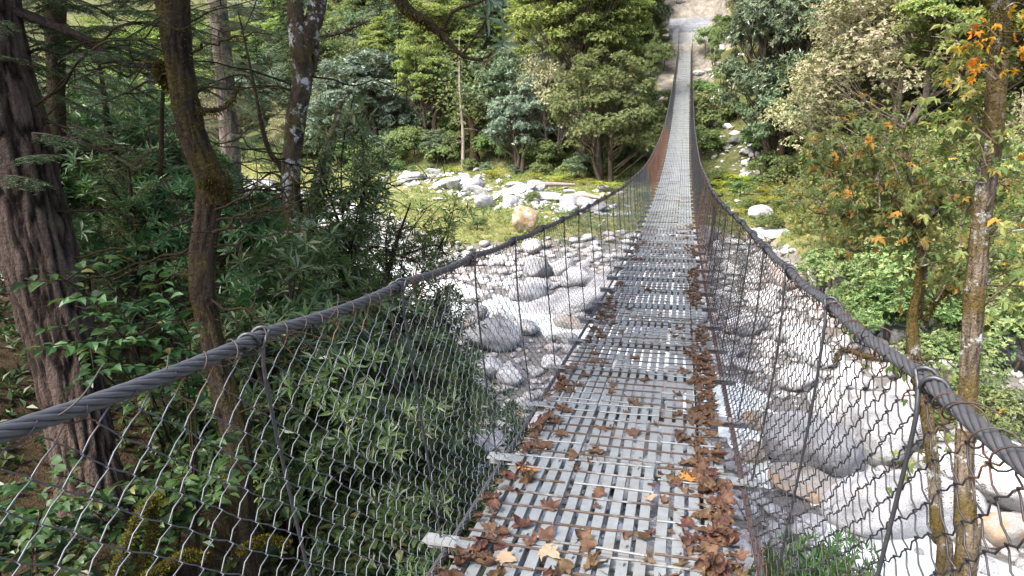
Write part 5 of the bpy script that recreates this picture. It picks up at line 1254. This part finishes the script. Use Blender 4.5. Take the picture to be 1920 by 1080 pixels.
# ---------------------------------------------------------------- dead leaves on the deck
def dead_leaf_mesh(seed, mat):
    r = np.random.default_rng(seed)
    O = np.array([(0, 0), (-.06, .25), (.1, .55), (.22, .32), (.45, .62), (.5, .26), (.72, .22), (1, 0), (.72, -.22), (.5, -.26), (.45, -.62), (.22, -.32), (.1, -.55), (-.06, -.25)])-np.array([.4, 0])
    mid = (O+np.roll(O, -1, 0))/2*(.9+.12*r.random((14, 1))); ring = np.empty((28, 2)); ring[0::2] = O; ring[1::2] = mid
    V = [np.zeros((1, 2))]; n = 28
    for f in (.3, .55, .8, 1.0): V.append(ring*f*(1+.03*r.normal(size=(n, 1))))
    V = np.concatenate(V); F = [[0, 1+(i+1) % n, 1+i] for i in range(n)]; Q = []
    for k in range(3): Q += [[1+k*n+i, 1+k*n+(i+1) % n, 1+(k+1)*n+(i+1) % n, 1+(k+1)*n+i] for i in range(n)]
    c1, c2 = (r.uniform(1.6, 3.6), r.uniform(-.6, 2.4)) if seed % 3 else (r.uniform(.2, 1.0), r.uniform(-.6, .6)); a = r.random()*6.28; u = V@[math.cos(a), math.sin(a)]; v = V@[-math.sin(a), math.cos(a)]
    # roll round two axes, then crumple
    X = np.stack([u, v, 0*u], -1)
    ku = c1*1.3; X2 = np.stack([np.sin(u*ku)/ku, v, (1-np.cos(u*ku))/ku], -1)
    kv = c2+.01; w = v; X3 = np.stack([X2[:, 0], np.sin(w*kv)/kv, X2[:, 2]+(1-np.cos(w*kv))/kv*.9], -1)
    pts = np.c_[V*2.6, np.full(len(V), seed*3.3)]
    X3 += .28*np.stack([fbm(pts, 2, 1), fbm(pts, 2, 2), fbm(pts*1.4, 3, 3)], -1)*(.3+np.linalg.norm(V, axis=1, keepdims=True))
    X3[:, 2] -= X3[:, 2].min()
    mb = MB(); mb.add(X3, [np.array(F), np.array(Q)], np.clip(.5+.5*fbm(pts, 2, 9), 0, 1))
    st = np.array([[-.35, 0, .03], [-.6, .03*r.normal(), .06], [-.85, .1*r.normal(), .04]]); tube(mb, st, .012, 4, .3)
    return mb.mesh('dead_leaf_blade', M[mat])
DL_ = [dead_leaf_mesh(500+k, 'dead') for k in range(12)]
LV = []
while len(LV) < 860:
    y = 1.75+(RNG.random()**2.0)*22; u = RNG.random()
    if u < .54: x = .50-abs(RNG.normal())*(.085+.05*(y < 4))
    elif u < .78: x = -.50+abs(RNG.normal())*.10
    else: x = RNG.uniform(-.46, .46)
    if u < .8 and vnoise(np.array([y*.9, x > 0, 3.0]), 5) < (-.75+.05*y if x > 0 else -.05+.015*y): continue
    if abs(x) < .36 and RNG.random() < .25+.04*y: continue
    LV.append((y, x))
LV.sort(); LV = LV[:740]
stuff = MB()
for i, (y, x) in enumerate(LV):
    R, cs = deck_frame(y); s = .066*(.45+1.1*RNG.random()); z = float(dz(y))+.006+(.03*RNG.random() if abs(x) > .42 else 0)
    rz = RNG.random()*6.28; me = DL_[RNG.integers(12)]
    if i < 292:
        side = 'along the right deck edge' if x > .36 else 'along the left deck edge' if x < -.36 else 'on the middle of the deck'
        o = link('dead_leaf', me); o.location = (x, y, z); o.scale = (s, s, s*(.8+.5*RNG.random())); o.rotation_euler = (RNG.normal()*.25, RNG.normal()*.25, rz)
        tag(o, f'curled brown dead leaf lying {side} of the footbridge', 'dead leaf', f'dead leaves {side}')
    else:
        V = np.empty(len(me.vertices)*3, np.float32); me.vertices.foreach_get('co', V); V = V.reshape(-1, 3)*s
        V = V@np.array([[math.cos(rz), -math.sin(rz), 0], [math.sin(rz), math.cos(rz), 0], [0, 0, 1]]).T+np.array([x, y, z])
        t3 = np.array([p_.vertices[:] for p_ in me.polygons if len(p_.vertices) == 3]); t4 = np.array([p_.vertices[:] for p_ in me.polygons if len(p_.vertices) == 4]); stuff.add(V, [t3, t4], .5)
tag(stuff.build('dead_leaves', M['dead']), kind='stuff')
def deckhit(px, py):
    v = ray(px, py); Y = np.linspace(1.2, 40, 8000); Z = v[2]/v[1]*Y; k = int(np.argmin(np.abs(Z-dz(Y)))); return EYE[0]+v[0]/v[1]*Y[k], Y[k], Z[k]
for k, (lb, px, py, s, mat) in enumerate((('bright orange fallen leaf lying flat on the left side of the deck', 990, 888, .095, 'dead_orange'), ('pale tan leaf lying on the right middle of the deck', 1222, 938, .08, 'dead_pale'), ('pale folded leaf near the bottom left of the deck', 1032, 1042, .085, 'dead_pale'), ('pale cream leaf beside the orange one at the left deck edge', 1000, 850, .06, 'dead_pale'), ('orange tinged leaf inside the brown heap at the right deck edge', 1292, 900, .09, 'dead_orange'), ('light tan leaf half curled at the bottom of the deck', 950, 1052, .08, 'dead_pale'))):
    q = deckhit(px, py); o = link('dead_leaf', dead_leaf_mesh(700+k, mat)); o.location = (q[0], q[1], q[2]+.012); o.scale = (s, s, s*.35); o.rotation_euler = (0, 0, RNG.random()*6); tag(o, lb, 'dead leaf')
